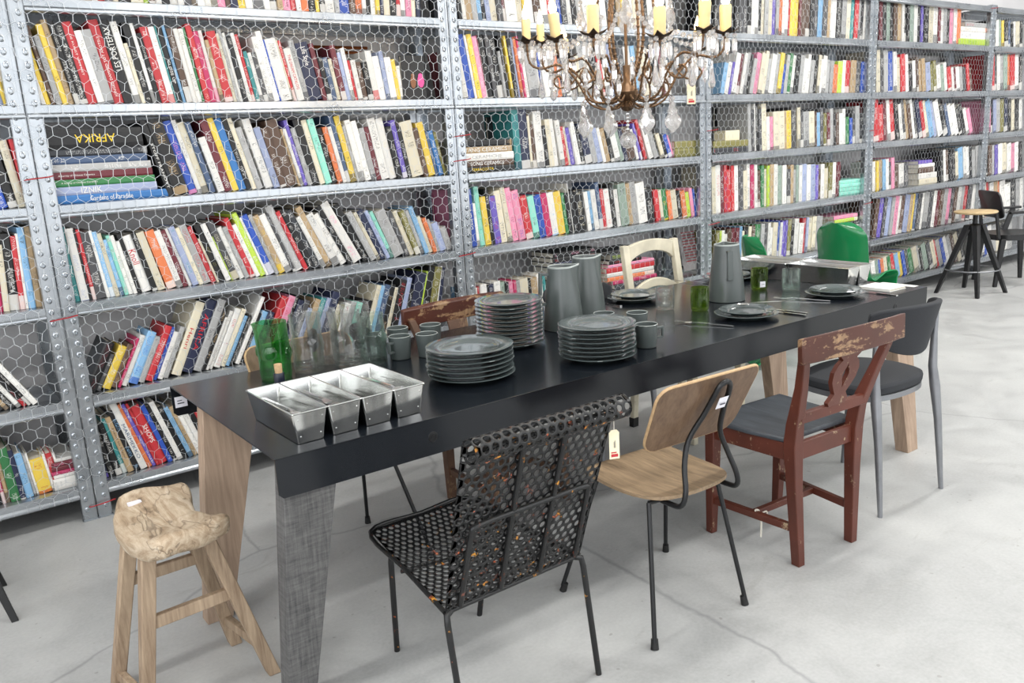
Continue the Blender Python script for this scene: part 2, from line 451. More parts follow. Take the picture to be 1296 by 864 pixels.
def book_mat():
    t = NT('book_cloth_and_print'); b = t.bsdf(Roughness=.45)
    A = lambda n: t.n('ShaderNodeAttribute', attribute_name=n)
    cov, ink, uv = A('cover'), A('ink'), A('spine')
    sp = t.n('ShaderNodeSeparateXYZ'); t.l(uv.outputs['Vector'], sp.inputs[0])
    u, v, sd = sp.outputs
    cb = t.n('ShaderNodeCombineXYZ'); t.l(t.math('MULTIPLY', u, 4.0), cb.inputs[0]); t.l(t.math('MULTIPLY', v, 150), cb.inputs[1]); t.l(t.math('MULTIPLY', sd, 57), cb.inputs[2])
    g = t.noise(cb.outputs[0], 1.0, 2, .6)
    c2 = t.n('ShaderNodeCombineXYZ'); t.l(t.math('MULTIPLY', v, 4.5), c2.inputs[1]); t.l(t.math('MULTIPLY', sd, 91), c2.inputs[2])
    band = t.noise(c2.outputs[0], 1.0, 1, .4)
    m = t.math('MULTIPLY', t.math('GREATER_THAN', g, .55), t.math('GREATER_THAN', band, .53))
    m = t.math('MULTIPLY', m, t.math('LESS_THAN', t.math('ABSOLUTE', t.math('SUBTRACT', u, .5)), .27))
    m = t.math('MULTIPLY', m, t.math('LESS_THAN', t.math('ABSOLUTE', t.math('SUBTRACT', v, .5)), .46))
    m = t.math('MULTIPLY', t.math('MULTIPLY', m, t.math('GREATER_THAN', sd, 0.0)), .72)
    # a printed block of the second colour at one end of some spines
    e = t.math('FRACT', t.math('MULTIPLY', sd, 3.37)); ends = t.math('LESS_THAN', v, t.math('MULTIPLY', e, .22))
    blk = t.math('MULTIPLY', t.math('MULTIPLY', ends, t.math('GREATER_THAN', t.math('FRACT', t.math('MULTIPLY', sd, 1.91)), .62)), t.math('LESS_THAN', u, 1.01))
    blk = t.math('MULTIPLY', t.math('MULTIPLY', blk, t.math('GREATER_THAN', sd, 0.0)), .7)
    t.l(t.mix(t.math('MAXIMUM', m, blk), cov.outputs['Color'], ink.outputs['Color']), b.inputs['Base Color']); return t.m
M['book'] = book_mat()
M['pages'] = plain('book_pages', C('#d8d2c4'), .9, 0, .06, 120)
# ------------------------------------------------------------------ books
BOARD = [2.46, 2.116, 1.716, 1.323, 0.918, 0.518, 0.129]        # heights of the shelf fronts
PAL = dict(w=('#e6e4de','white'), c=('#d9d0b6','cream'), k=('#19191b','black'), n=('#232a47','navy'), b=('#2551b4','blue'), B=('#2b74b8','blue'), s=('#7fb2da','sky-blue'),
  t=('#2f8f90','teal'), g=('#2f7d45','green'), l=('#b5d327','lime'), y=('#e8c62a','yellow'), o=('#e0763a','orange'), r=('#c3242d','red'), m=('#6b2530','maroon'),
  p=('#e58bab','pink'), u=('#6a58b8','purple'), e=('#a9a9a8','grey'), d=('#4c4c4f','slate'), a=('#b59a72','tan'), h=('#5a4335','brown'), f=('#c2215f','magenta'),
  q=('#86d6c2','aqua'), v=('#7d7838','olive'), x=('#34373d','charcoal'), j=('#9aa6c8','lavender'), i=('#8fa294','sage'), z=('#44597a','steel-blue'))
YS = 0.030                                                       # spines stand this far behind the shelf front
# (bay, row): (first spine px, [(base x, y, top x, y)], spines left to right: colour + width in px)
ROWS = {
(0,1): (-24, [(10,137,-16,60)], 'k6 e6 y7 j11 y6 w3'),
(0,2): (-26, [(14,268,-18,186),(35,266,11,182)], 'k9 e8 h9 b12 k12 c11 r6'),
(0,3): (-22, [(13,396,2,310),(44,392,27,290)], 'e8 n9 f10 c8 k13+ r7 w4 s9 a9+ n2 j7'),
(0,4): (-18, [(53,507,-2,451)], 'k8 o8 k9/o a7 k8 w8 k6/r k6 w9+'),
(0,5): (-16, [(12,634,-8,560),(41,628,24,574),(73,620,58,574)], 'k8 a7 k5 f5 a6 g12 n7 s10 e4 w3 y17/r- w4 r8 w4'),
(1,0): (26, [(60,16,36,-84),(300,18,284,-70),(540,22,536,-70)], 'k20 p6 d10 k12 d8 e18 k6 a12 w7 r9 e10 c7 k16 c16 l7 h8 w9 k10 k10 w8 d10 a7 w9 w9 c8 p10 h6 n10 y9 w9 e14 w8 d9 a7 p10 r7 w6 o10 k9 y5 k7 w12 e6 b12 h8 o8 w5 k6 w6 y5 n5 c8 k8 r6 w6 p7 c6 n5'),
(1,1): (44, [(63,136,28,36),(153,133,117,24),(268,130,243,38),(393,124,371,48),(505,120,494.5,61),(555,117,550,70)],
  'a8_ w7 y7/v h6 e8- y8 a8+ k7 k10 r12=RED w9- e12- r13+=JUT k13+=POR w9 c5_ k9 w5 k6- r10 w8/r t2 k7=CLO s4 h8 w6 w7 g3 r7+ f7/w w6/p a5- r11/w c4 e4+ w5 k6/w w5 r5 t5_ w5_ d6_ w7 w7+ b2 w14/k c2 r4 w9/r-=DRM e7 n16=LIF m6 k6_ z7_ c5_ m7 j5- w5 r4_ w6_ h7/w_ k7_ w8/r w8- j5 w8/k- y5- w5_'),
(1,2): (214, [(243,248,208,156),(338,239,306,151),(523,221,506,148),(565,217,548,155)],
  'k8/c=TRA k19/a b11/p w6 c9 z7 >277 w9_ m10/w y8 B10/n k7 c6 e8- >338 w10/d j8- h8- h15/w a3- w4- u5 e6- k10/e c7 q8 k7- o6- w5- z6+ y7+ e4- w7 w8 e7- m6- w10/d >494 w10/c k7- u6 k6- c15 h6- y9/w z4- B6- v4-'),
(1,3): (89, [(97,382,77,289),(182,370,155,298),(271,358,238,286),(377,340,341,266),(456,330,413,258),(537,317,513,255),(566,313,553,276)],
  't7 t7 w11/j k4/r r5 d13 w5 s6/w c6/k s6- q5/r w6/g w5- k6 w13=KNO k7 c10/d >213 o12/w w8/k m7 w5 j8/t c6 e10/r r7/w c3_ k8/v w7 l2_ d9/c w7- e6- r7 w6- l7/w+ w3 b9 e5 a8/y w9 d4 e10/w+ r6/w k8/w x9 w6- a8/k w10- w9- k7 w13/p k9/w e8- c5- n7- j5- q5- e14/d- d6- c6- v7- e5- s6 c5- o5- e4- j8/b- e8_'),
(1,4): (107, [(107,485,132,422),(129,492,153,432),(184,482,209,414),(216,474,246,385),(297,461,331,374),(395,440,418,368),(473,405,488,342),(542,418,555,336),(572,400,573,330)],
  'k14/m d7_ y12/w- h9/a- f4 w8 s13/b e9- r10/w b6- w7_ e7_ >215.6 c13/r+=HEN n15/r+=AFR e11+ k6/a- w4_ w5- w9/r- c7- s5_ k4_ >297 w6/e k5_ s9_ n9_ >328 r10/w=RDO p10/r k6/w n9- d8- j7_ a8- t8- j6- n11 c6_ v6_ w8/r_ e8_ q8/w_ k14_ c6+ s6+ z8/w k7/a c5- k9/r j7 k5_ n14 l3 k9 v9 w3 n6'),
(1,5): (120, [(142,603,121,543),(192,592,150,513),(215,586,179,516),(252,578,219,517)],
  'k9/v n10/u- k9/w k8/w t7 a8=UND k8/s w9/z+=MAR o6/r u5 r4 r11/w=SHO b6/w k6/w w7/e+ k7/w s6 a6 w6 w7 k7 r8 b7 w6 c9 k9 e8'),
(2,0): (582, [(700,24,690,-60)], 'k5 w5 a8 e7 s5 k6 j6 c8 d7 m4 w14 c8 y3 w10 h9 w9 r4 c7 b6 d7 w6 k7 e8 w9 c6 n6 w8 d7 k6 a6 y7 w8 c8 e6 k5 w7 e9 d8 w5 k6'),
(2,1): (579, [(595,117,579,36),(660,117,647.5,35),(760,118,750,52),(860,118,853,60)],
  'm5_ e4 w7_ b8/k w3 y6/g p6/w m2 k7 d5 k8 e3_ k4 >650 y3 k5 j3 >659.6 o5 f3 w5- e13_ w2 >687 b4_ w9- e8_ o6_ n5_ w7 k8 c6_ e7 w6- k9 r6- w8 j6 k7_ d8 w9 s5 e6_ c8 w6_ k8 m5 w7_'),
(2,2): (654, [(654,210,647,133),(684,208,677,134),(735,206,723,146),(817,199,804,148),(847,196.5,836.5,160)],
  't8/n n11/w c3- h6_ w10 k5_ c6- w6- >711 w6- r5_ c3_ u5_ w2_ w5- k5_ n9- e7_ j7_ w4/h_ a6_ k5_ w7_ i5_ n5_ h11_ w4_ u3- >817 r4 >823 w6- e6_ k3_ c5_ k4_ b5_ p3_'),
(2,3): (589, [(595,309,586.7,236),(670,299.6,658,238),(709,294,700,233.6),(811,280,805,228),(886,271,882,238)],
  'p4 >594 b12=DES w4_ q6/t+ >616 y7- k5/w u8/r- >636 c8 >645 c6+ p7/d+ >659 p9/b r9/w- q8/k- b8/k- f8/k- w8/s- y9/o- g4- k5- >725 w3+ k6- k10/c- >746 w5- s4- w6- z5+ r5- w7/r- k5 >783 w5- i10 a5 e8 w11/d k9/w- >832 r6- c4- >841 g7/y- o5- c8/k- k5- o6/w- l5/k- p4 b3 k4_ e4_ h3_'),
(2,4): (592, [(614,366,612,328),(680,360,676,324)], 's5 j7 w3 r3 w8+ k3 n7/w w8+ i7 k4 p6 f4 e5 c10/k k4 a8/w w7+ t3'),
(3,0): (905, [(960,41,962,-20)], 'k10 h9 k12 d10 k10 w4 k8/w e10 u8/w o4 w8 r2 y11 m3 h11/e k10 s12/b a7 w5 k6 e12/k t4 r5 e3 k4 w3'),
(3,1): (913, [(949,115.5,957,63.7),(1095,117,1097,72)], 's5_ w5_ u3_ w6 m4 w4 e4 k9 p6 c6 c8+ w6 e5 y5 b4_ e4 g4 w4 k6 e10 w8 k5 c7 w5 e8- o6_ l6- w4- r6- a14- b9-'),
(3,2): (948, [(950,189,949,128),(1084,184,1084,141)], 'e8+ w2 k8 c6 w4_ p4_ c14/d- a3- y13/k- c8 e15- h2- s9- v4- m4- e4 k8/w- w8- g4_ b7_ e11+'),
(3,3): (902, [(910,266,909,205),(1040,252,1041,208)], 'c5 w6/r m5 r9/u r4 w5 d11 w4 f5 w8 g8 l3 a5 w5 i6 w10 a8 i3 w4 j6 w5 j6 u7 w9 v5 w5 m6'),
(3,4): (905, [(914,320,916,270),(1020,316,1023,272)], 'v5 l3 w7 h6 m9 s7 k5 c4 h5 g6 e9 w7 c6 b2 w3 u7 v9/w w11/d r3 j3 c10 e8'),
(4,0): (1114, [(1120,52,1121,-8)], 'm4 k5 i9/k h5 a5 w3 k7 i5 w9 u3 k13 w6 m3 w4 e8 p4 w4 o5'),
(4,1): (1110, [(1120,118,1120,64),(1205,118,1203,84)], 'c10+ e6 b6 w9/k r6 w4 k6_ w4- h3 a9- j6- v8/w- w5- i9- r5- w3- m3- w5- e8- r7'),
(4,2): (1106, [(1112,180,1111,127),(1200,176,1192,129)], 'r14/w m5 w4 r6 k5 w8- a9 w7 n5 r9/w s6 j4 w13 z4- w10- k10_ w4_ p4_'),
(4,3): (1106, [(1110,238,1110,200),(1230,226,1229,186)], 'w4 y3 a5 s4 w7 p4 h6_ w6_ d6_ >1192 k4 w3 h7 k9 s6 w7 k8 e5'),
(4,4): (1105, [(1110,300,1116,250),(1200,290,1206,240)], 'h5 u5 d4 j6 e4 p5 w3 h5 j6 a4 y3 z4 d5 w3 e6 d5 w4 m4 h5 e5 p4 d5 h4 w4 e5 r4 d5 w5 h5 e6'),
(4,5): (1106, [(1115,345,1112,318),(1230,326,1222,292)], 'w5 i4 b3 o4 c5 g4 r5 s5 y4 b4 d4 g6 c6 e7 i6 d5 c5 r3 e5 b4 w5 e5 h4 c5 k4'),
(5,0): (1258, [(1262,62,1262,28)], 'k3 w4 i4 y3 k5 z7 w3 c5 k4'), (5,1): (1256, [(1262,118,1262,72)], 'r7+ w4 e4 i5 o3 r6/w w6 k4'),
(5,2): (1250, [(1255,172,1255,130)], 'p5 k3 j4 e5 v5 n5 k8 k6 w4'), (5,3): (1247, [(1250,222,1250,184)], 'k5 h5 e3 u4 w5 c6 w5 p5 w5 k4'),
(5,4): (1244, [(1250,272,1250,228)], 'c5 r4 w5 a5 o3 w14 k6 e5 w4'), (5,5): (1242, [(1250,316,1250,280)], 'w5 b4 w5 e6 c5 k4 w5 e6'),
}
# horizontal piles: (bay, row, back-from-front, [(colour, left px, right px, thickness, title key)]) from the bottom up
PILES = [
(1,2,0,[('B/w',65,215,.033,'GAR'),('j/n',72,200,.034,'IZN'),('g/w',66,197,.028,'CHI'),('m/w',62,194,.030,'CHI'),('e/w',58,192,.030,0),('z/w',56,187,.030,0),('x/e',54,187,.030,0),('k/y',48,182,.078,'AFK')]),
(0,5,0,[('w/e',70,107,.050,0),('w/e',69,104,.016,0),('f/p',66,103,.016,0),('m/p',66,102,.018,0),('m/p',66,101,.020,0),('w/e',70,95,.014,0)]),
(2,2,0,[('k/y',583,652,.030,'TER'),('h/w',583,651,.032,'SON'),('w/e',582,651,.040,'CER'),('a/w',582,649,.034,'TAN'),('k/a',581,648,.034,0)]),
(2,2,0,[('v/k',855,890,.050,0),('v/a',855,890,.050,0)]),
(2,4,0,[('k/w',704,758,.04,0),('k/w',704,758,.04,0),('h/w',704,758,.04,0),('k/w',703,758,.04,0),('k/e',703,757,.04,0),('n/w',702,757,.03,0),('k/r',701,756,.03,0),('k/p',701,756,.03,0)]),
(2,4,0,[('x/e',779,834,.032,0),('f/w',777,832,.024,0),('o/w',770,829,.027,0),('w/e',769,828,.027,0),('r/w',769,829,.032,0),('p/u',770,828,.02,0),('k/r',772,812,.026,0),('d/l',774,806,.04,0),('k/h',762,815,.02,0)]),
(3,2,0,[('x/r',903,947,.04,0),('v/a',903,947,.045,0)]), (3,3,0,[('q/t',1063,1096,.03,0)]*4),
(3,4,0,[('h/m',1060,1091,.04,0),('m/e',1060,1091,.05,0),('k/w',1060,1090,.03,0),('w/k',1058,1090,.03,0),('k/w',1058,1088,.03,0),('l/w',1057,1086,.03,0),('p/w',1056,1086,.03,0)]),
(4,0,0,[('l/g',1213,1256,.055,0),('w/z',1216,1254,.06,0),('w/o',1216,1254,.04,0),('e/r',1222,1254,.04,0)]),
(4,3,0,[('c/h',1163,1186,.05,0),('w/d',1163,1186,.05,0),('h/w',1163,1183,.05,0),('w/h',1163,1183,.03,0),('u/r',1163,1180,.03,0)]),
]
# titles one can read: key -> (lettering, reading direction, share of the length, position along it, share of the thickness, colour)
TITLE = {'POR':('LES PORTEFAX','up',.52,.66,.6,'w'),'JUT':('JONGED DAMMED TOT AROTSUJ','up',.72,.44,.34,'w'),'RED':('DE KUNST VAN HET','down',.5,.6,.22,'w'),
'DRM':('THE DREAM CATALOG','down',.66,.55,.42,'r'),'LIF':('Life Style','down',.32,.76,.5,'w'),'CLO':('CLOSE UP','down',.3,.4,.5,'w'),'TRA':('STOFF FRANOTT','down',.6,.4,.4,'w'),
'KNO':('Knoll','down',.26,.62,.68,'r'),'HEN':('Henri','down',.28,.5,.4,'r'),'AFR':('AFRICA','down',.5,.55,.45,'r'),'RDO':('WENDINGEN','up',.5,.5,.5,'w'),
'MAR':('MARIMEKKO','down',.52,.42,.5,'z'),'SHO':('SHOPS','down',.3,.52,.55,'w'),'UND':('Hand to Hand','down',.55,.52,.35,'h'),'DES':('DESIGN','up',.34,.47,.5,'w'),
'GAR':('Gardens of Paradise','down',.36,.5,.6,'w'),'IZN':('IZNIK','down',.2,.66,.7,'w'),'CHI':('A Survey of Chinese Ceramics','down',.34,.74,.3,'w'),
'AFK':('AFRIKA','up',.38,.46,.42,'y'),'TER':('TERRACOTTA','down',.4,.6,.5,'y'),'SON':('SONG CERAMICS','down',.62,.5,.6,'w'),'CER':('CERAMICHE','down',.55,.5,.42,'e'),'TAN':('TANG CERAMICS','down',.8,.5,.6,'w')}

def pix_xz(px, py, y):
    d = WX + RX*((px-648)/F_PX) - UX*((py-432)/F_PX); t = (y-CAM.y)/d.y
    p = CAM + d*t; return p.x, p.z
SPECS = []           # every book: dict(bay, row, x, y, z, t, h, d, lean, cover, ink, title, name, area)
def colour(code):
    a, _, b = code.partition('/'); ca = C(PAL[a][0])
    if not b: b = 'x' if sum(ca) > .75 else 'w'
    j = rnd.uniform(.86, 1.12)
    g = .3*ca[0]+.59*ca[1]+.11*ca[2]
    return tuple(min(1, (q*.9+g*.1)*j) for q in ca), C(PAL[b][0]), PAL[a][1]
def area_px(s):
    x0, z0 = s['x'], s['z']
    dx, dz = (math.sin(s['lean'])*s['h'], math.cos(s['lean'])*s['h'])
    a = project((x0, s['y'], z0)); b = project((x0+s['t'], s['y'], z0)); c = project((x0+dx, s['y'], z0+dz))
    y0, y1 = min(a[1], c[1]), max(a[1], c[1]); x0_, x1_ = min(a[0], b[0], c[0]), max(a[0], b[0], c[0])
    vis = max(0, min(y1, 864)-max(y0, 0))/max(y1-y0, 1)*max(0, min(x1_, 1296)-max(x0_, 0))/max(x1_-x0_, 1)
    ar = abs((b[0]-a[0])*(c[1]-a[1])-(b[1]-a[1])*(c[0]-a[0]))*vis
    if s['row'] == 4 and a[0] > 320: ar *= .35
    if s['row'] == 5 and a[0] > 258: ar *= .1
    return ar
for (bay, row), (px, anch, toks) in ROWS.items():
    zt = BOARD[row+1]+.0285; A = []
    for bx, by, tx, ty in anch:
        x0, z0 = pix_xz(bx, by, YS); x1, z1 = pix_xz(tx, ty, YS)
        A.append((bx, math.atan2(x1-x0, z1-z0), min(.335, math.hypot(x1-x0, z1-z0))))
    def at(q, k):
        if q <= A[0][0]: return A[0][k]
        for a, b in zip(A, A[1:]):
            if q <= b[0]: return a[k]+(b[k]-a[k])*(q-a[0])/(b[0]-a[0])
        return A[-1][k]
    idx = 0; prev = None
    tl = []
    for tk in toks.split():                    # the far rows hold thinner books than one can list: halve the wide ones
        mt = tk.rstrip('+-_'); wd = mt[1:].partition('/')[0]
        if bay >= 3 and tk[0] != '>' and float(wd) >= 7:
            h2 = '%.1f' % (float(wd)/2); alt = rnd.choice([tk[0], tk[0], 'w', 'c', 'e', 'k', 'd', 'h'])
            tl += [tk[0]+h2+tk[len(tk[0]+wd):], alt+h2+rnd.choice(['', '-', '-'])]
        else: tl.append(tk)
    for tk in tl:
        if tk[0] == '>': px = float(tk[1:]); continue
        tk, _, title = tk.partition('=')
        mod = tk[-1] if tk[-1] in '+-_' else ''
        core = tk.rstrip('+-_'); code = core[0]; rest = core[1:]
        wpx, _, ink = rest.partition('/'); wpx = float(wpx)
        xa, xb = x_at(px, YS, zt), x_at(px+wpx, YS, zt)
        if prev is not None: xa = max(xa, prev)
        lean = at(px+wpx/2, 1); h = at(px+wpx/2, 2)*{'+':1.07,'-':.88,'_':.76,'':1.0}[mod]*rnd.uniform(.97, 1.02)
        h = min(h, .338/max(.3, math.cos(lean)) - .01)
        t = max(.004, (xb-xa)*math.cos(lean)*.985-.0006)
        cv, ik, nm = colour(code+('/'+ink if ink else ''))
        s = dict(bay=bay, row=row, y=YS+rnd.uniform(0, .012), z=zt, t=t, h=h, d=min(.3, h*rnd.uniform(.72, .9)), cover=cv, ink=ik, title=title, name=nm, idx=idx, pile=None)
        s['x'] = xa if lean <= 0 else xb - t*math.cos(lean)
        if lean > 0: s['z'] = zt + t*math.sin(lean)
        s['lean'] = lean; s['area'] = area_px(s); SPECS.append(s); idx += 1; px += wpx; prev = xb
# the unseen stretch of the end bay is filled too
for row in (1, 2, 3, 5):
    x = -1.90; stop = min(s['x'] for s in SPECS if s['bay'] == 0 and s['row'] == row)-.06
    while x < stop:
        t = rnd.uniform(.012, .045); cv, ik, nm = colour(rnd.choice('wwckkernbsmateyhd'))
        SPECS.append(dict(bay=0, row=row, x=x, y=YS, z=BOARD[row+1]+.0285, t=t, h=rnd.uniform(.2, .29), d=.2, cover=cv, ink=ik, title='', name=nm, idx=500+len(SPECS), pile=None, lean=0.0, area=0.0)); x += t+.0012
for pi, (bay, row, back, items) in enumerate(PILES):
    z = BOARD[row+1]+.0285
    for k, (code, l, r, t, title) in enumerate(items):
        xa, xb = x_at(l, YS, z), x_at(r, YS, z)
        cv, ik, nm = colour(code)
        s = dict(bay=bay, row=row, x=xb, y=YS+rnd.uniform(0, .006), z=z, t=t, h=xb-xa, d=.22, cover=cv, ink=ik, title=title or '', name=nm, idx=k, pile=(pi, len(items)), lean=-PI/2)
        a, b = project((xa, YS, z)), project((xb, YS, z+t)); s['area'] = abs(b[0]-a[0])*t*F_PX/(Vector((xa, YS, z))-CAM).length
        if row == 4 and l < 760: s['area'] *= .4
        SPECS.append(s); z += t+.0006
def book_verts(s):
    t, d, h = s['t'], s['d'], s['h']; c = min(.0028, t*.2); c2 = .005
    P = [(0,.003),(t*.22,0),(t*.78,0),(t,.003),(t,d),(t-c,d),(t-c,c2),(c,c2),(c,d),(0,d)]
    v = [(x,y,0) for x, y in P]+[(x,y,h) for x, y in P]; n = len(P)
    f = [(i,(i+1)%n,n+(i+1)%n,n+i) for i in range(n)]+[(9,8,7,0),(0,7,6,1),(1,6,2),(2,6,3),(3,6,5,4)]+[(n+0,n+7,n+8,n+9),(n+1,n+6,n+7,n+0),(n+2,n+6,n+1),(n+3,n+6,n+2),(n+4,n+5,n+6,n+3)]
    e = min(.005, h*.03)
    pv = [(c,c2,e),(t-c,c2,e),(t-c,d-.004,e),(c,d-.004,e),(c,c2,h-e),(t-c,c2,h-e),(t-c,d-.004,h-e),(c,d-.004,h-e)]
    pf = [(3,2,1,0),(4,5,6,7),(0,1,5,4),(1,2,6,5),(2,3,7,6),(3,0,4,7)]
    return v, f, pv, pf
def fill_attrs(me, faces_of):
    "faces_of: per face (cover, ink, is_spine, t, h, seed)"
    nf = len(me.polygons)
    cov = me.attributes.new('cover', 'FLOAT_VECTOR', 'FACE')
    ink = me.attributes.new('ink', 'FLOAT_VECTOR', 'FACE'); sp = me.attributes.new('spine', 'FLOAT_VECTOR', 'CORNER')
    a, b, c = [], [], []
    for p, (cv, ik, uvs) in zip(me.polygons, faces_of):
        a += cv; b += ik
        for q in uvs: c += q
    cov.data.foreach_set('vector', a); ink.data.foreach_set('vector', b); sp.data.foreach_set('vector', c)
OFFUV = (9.0, 9.0, 0.0)
def face_info(s, f):
    seed = s['seed']; out = []
    for k, fc in enumerate(f):
        if k in (0, 1, 2):
            t, h = s['t'], s['h']; X = [0, t*.22, t*.78, t]
            u0, u1 = X[k]/t, X[k+1]/t
            out.append((s['cover'], s['ink'], ((u0,0,seed),(u1,0,seed),(u1,1,seed),(u0,1,seed))))
        else: out.append((s['cover'], s['ink'], (OFFUV,)*len(fc)))
    return out
def title_on(s, parent):
    txt, way, share, pos, thick, col = TITLE[s['title']]
    me = text_mesh(txt, 1.0)
    xs = [v.co.x for v in me.vertices]; ys = [v.co.y for v in me.vertices]
    L, H = max(xs)-min(xs), max(ys)-min(ys); cx, cy = (max(xs)+min(xs))/2, (max(ys)+min(ys))/2
    sx, sy = share*s['h']/L, thick*s['t']/H
    e1, e2 = (Vector((0,0,1)), Vector((-1,0,0))) if way == 'up' else (Vector((0,0,-1)), Vector((1,0,0)))
    c = Vector((s['t']/2, -.0006, s['h']*pos))
    for v in me.vertices:
        v.co = c + e1*((v.co.x-cx)*sx) + e2*((v.co.y-cy)*sy) + Vector((0,-1,0))*v.co.z
    me.materials.clear()
    key = 'title_ink_'+col
    if key not in M: M[key] = plain('title_ink_'+PAL[col][1].replace(' ', '_'), C(PAL[col][0]), .6)
    o = obj('title', me, M[key], parent, smooth=False); o['label'] = 'title lettered along the spine'
ORD = 'first second third fourth fifth sixth seventh eighth ninth tenth'.split()
TEN = {10:'ten',20:'twenty',30:'thirty',40:'forty',50:'fifty',60:'sixty'}
TEENS = 'tenth eleventh twelfth thirteenth fourteenth fifteenth sixteenth seventeenth eighteenth nineteenth'.split()
def ordinal(n):
    if n <= 10: return ORD[n-1]
    if n < 20: return TEENS[n-10]
    a, b = n//10*10, n % 10
    return TEN[a][:-1]+'ieth' if b == 0 else TEN[a]+'-'+ORD[b-1]
BAYNAME = ['end bay past the stool', 'bay behind the stool', 'bay behind the pitchers', 'bay behind the green chairs', 'far bay', 'last bay']
SHELF = ['top', 'second', 'third', 'fourth', 'fifth', 'lowest']
def look(s):
    r = s['t']
    size = 'thin ' if r < .018 else 'thick ' if r > .042 else ''
    return size+s['name']
order = sorted(range(len(SPECS)), key=lambda i: -SPECS[i]['area'])
chosen = set(order[:300])
ROWIDX = {}
for i, s in enumerate(SPECS):
    s['seed'] = -5.0 if s['title'] else rnd.uniform(1, 1000)/7; s['id'] = i
    if s['pile'] is None: ROWIDX[(s['bay'], s['row'], s['idx'])] = s
mass = MB(); mass_pages = MB(); mass_info = []
for i, s in enumerate(SPECS):
    v, f, pv, pf = book_verts(s)
    R = Matrix.Translation((s['x'], s['y'], s['z'])) @ Matrix.Rotation(s['lean'], 4, 'Y')
    if i not in chosen:
        mass.add([R @ Vector(q) for q in v], f); mass_info += face_info(s, f)
        mass_pages.add([R @ Vector(q) for q in pv], pf); continue
    me = bpy.data.meshes.new('book'); me.from_pydata(v, [], f); fill_attrs(me, face_info(s, f)); me.materials.append(M['book'])
    o = bpy.data.objects.new('book', me); COL.objects.link(o); o.matrix_world = R
    where = '%s shelf, %s' % (SHELF[s['row']], BAYNAME[s['bay']])
    if s['pile']:
        pi, n = s['pile']; k = s['idx']
        pos = 'bottom of' if k == 0 else 'topmost of' if k == n-1 else ordinal(k+1)+' up in'
        lab = '%s book lying %s the pile, %s' % (look(s), pos, where)
        if pi == 5: lab = lab.replace('the pile', 'the bright pile')
        if pi == 4: lab = lab.replace('the pile', 'the dark pile')
        if pi == 3: lab = lab.replace('the pile', 'the olive pile')
        grp = 'books lying in piles on the shelves'
    else:
        L = ROWIDX.get((s['bay'], s['row'], s['idx']-1)); Rr = ROWIDX.get((s['bay'], s['row'], s['idx']+1))
        if L and Rr: nb = 'between %s and %s' % (L['name'], Rr['name'])
        else: nb = 'beside %s' % ((L or Rr)['name'])
        lab = '%s book %s, %s along, %s' % (look(s), nb, ordinal(s['idx']+1), where)
        grp = 'books standing on the %s shelf of the %s' % (SHELF[s['row']], BAYNAME[s['bay']])
    tag(o, lab, 'book', grp)
    pg = bpy.data.meshes.new('pages'); pg.from_pydata(pv, [], pf); pg.materials.append(M['pages'])
    po = bpy.data.objects.new('pages', pg); COL.objects.link(po); po.parent = o
    if s['title']: title_on(s, o)
me = bpy.data.meshes.new('distant_books'); me.from_pydata(mass.v, [], mass.f); fill_attrs(me, mass_info); me.materials.append(M['book'])
o = bpy.data.objects.new('distant_books', me); COL.objects.link(o)
tag(o, 'hundreds of mixed books filling the farther and higher shelves', 'books', None, 'stuff')
po = obj('pages', mass_pages, M['pages'], o, smooth=False); po['kind'] = 'stuff'
# ------------------------------------------------------------------ room and shelving
def struct(name, lo, hi, mat):
    return tag(obj(name, MB().box(lo, hi), mat, smooth=False), kind='structure')
struct('floor', (-4.2,-7.2,-.1), (13.2,.7,0), M['floor'])
struct('wall_back', (-4.2,.47,0), (13.2,.67,3.7), M['wall'])
struct('wall_right', (13,-7.2,0), (13.2,.47,3.7), M['wall'])
struct('ceiling', (-4.2,-7.2,3.7), (13.2,.67,3.8), M['ceiling'])
wl = MB()
wl.box((-4.2,-7.2,0),(-4,.47,.7)); wl.box((-4.2,-7.2,3.3),(-4,.47,3.7))
for y0, y1 in ((-7.2,-6.6),(-3.7,-3.3),(-.4,.47)): wl.box((-4.2,y0,.7),(-4,y1,3.3))
tag(obj('wall_left', wl, M['wall'], smooth=False), kind='structure')
wf = MB()
wf.box((-4.2,-7.2,0),(13.2,-7,.8)); wf.box((-4.2,-7.2,3.3),(13.2,-7,3.7))
for x0, x1 in ((-4.2,-3.2),(.8,1.6),(5.6,6.4),(10.4,13.2)): wf.box((x0,-7.2,.8),(x1,-7,3.3))
tag(obj('wall_front', wf, M['wall'], smooth=False), kind='structure')
def window(n, p0, p1, axis):
    m = MB(); t = .05
    if axis == 'y':
        x = p0[0]
        for k in range(4): yy = p0[1]+(p1[1]-p0[1])*k/3; m.box((x-.03,yy-t/2,p0[2]),(x+.03,yy+t/2,p1[2]))
        for zz in (p0[2]+.03, (p0[2]+p1[2])/2, p1[2]-.03): m.box((x-.03,p0[1],zz-t/2),(x+.03,p1[1],zz+t/2))
    else:
        y = p0[1]
        for k in range(4): xx = p0[0]+(p1[0]-p0[0])*k/3; m.box((xx-t/2,y-.03,p0[2]),(xx+t/2,y+.03,p1[2]))
        for zz in (p0[2]+.03, (p0[2]+p1[2])/2, p1[2]-.03): m.box((p0[0],y-.03,zz-t/2),(p1[0],y+.03,zz+t/2))
    tag(obj('window_%d' % n, m, M['white_paint'], smooth=False), kind='structure')
window(1, (-4.1,-6.6,.7), (-4.1,-3.7,3.3), 'y'); window(2, (-4.1,-3.3,.7), (-4.1,-.4,3.3), 'y')
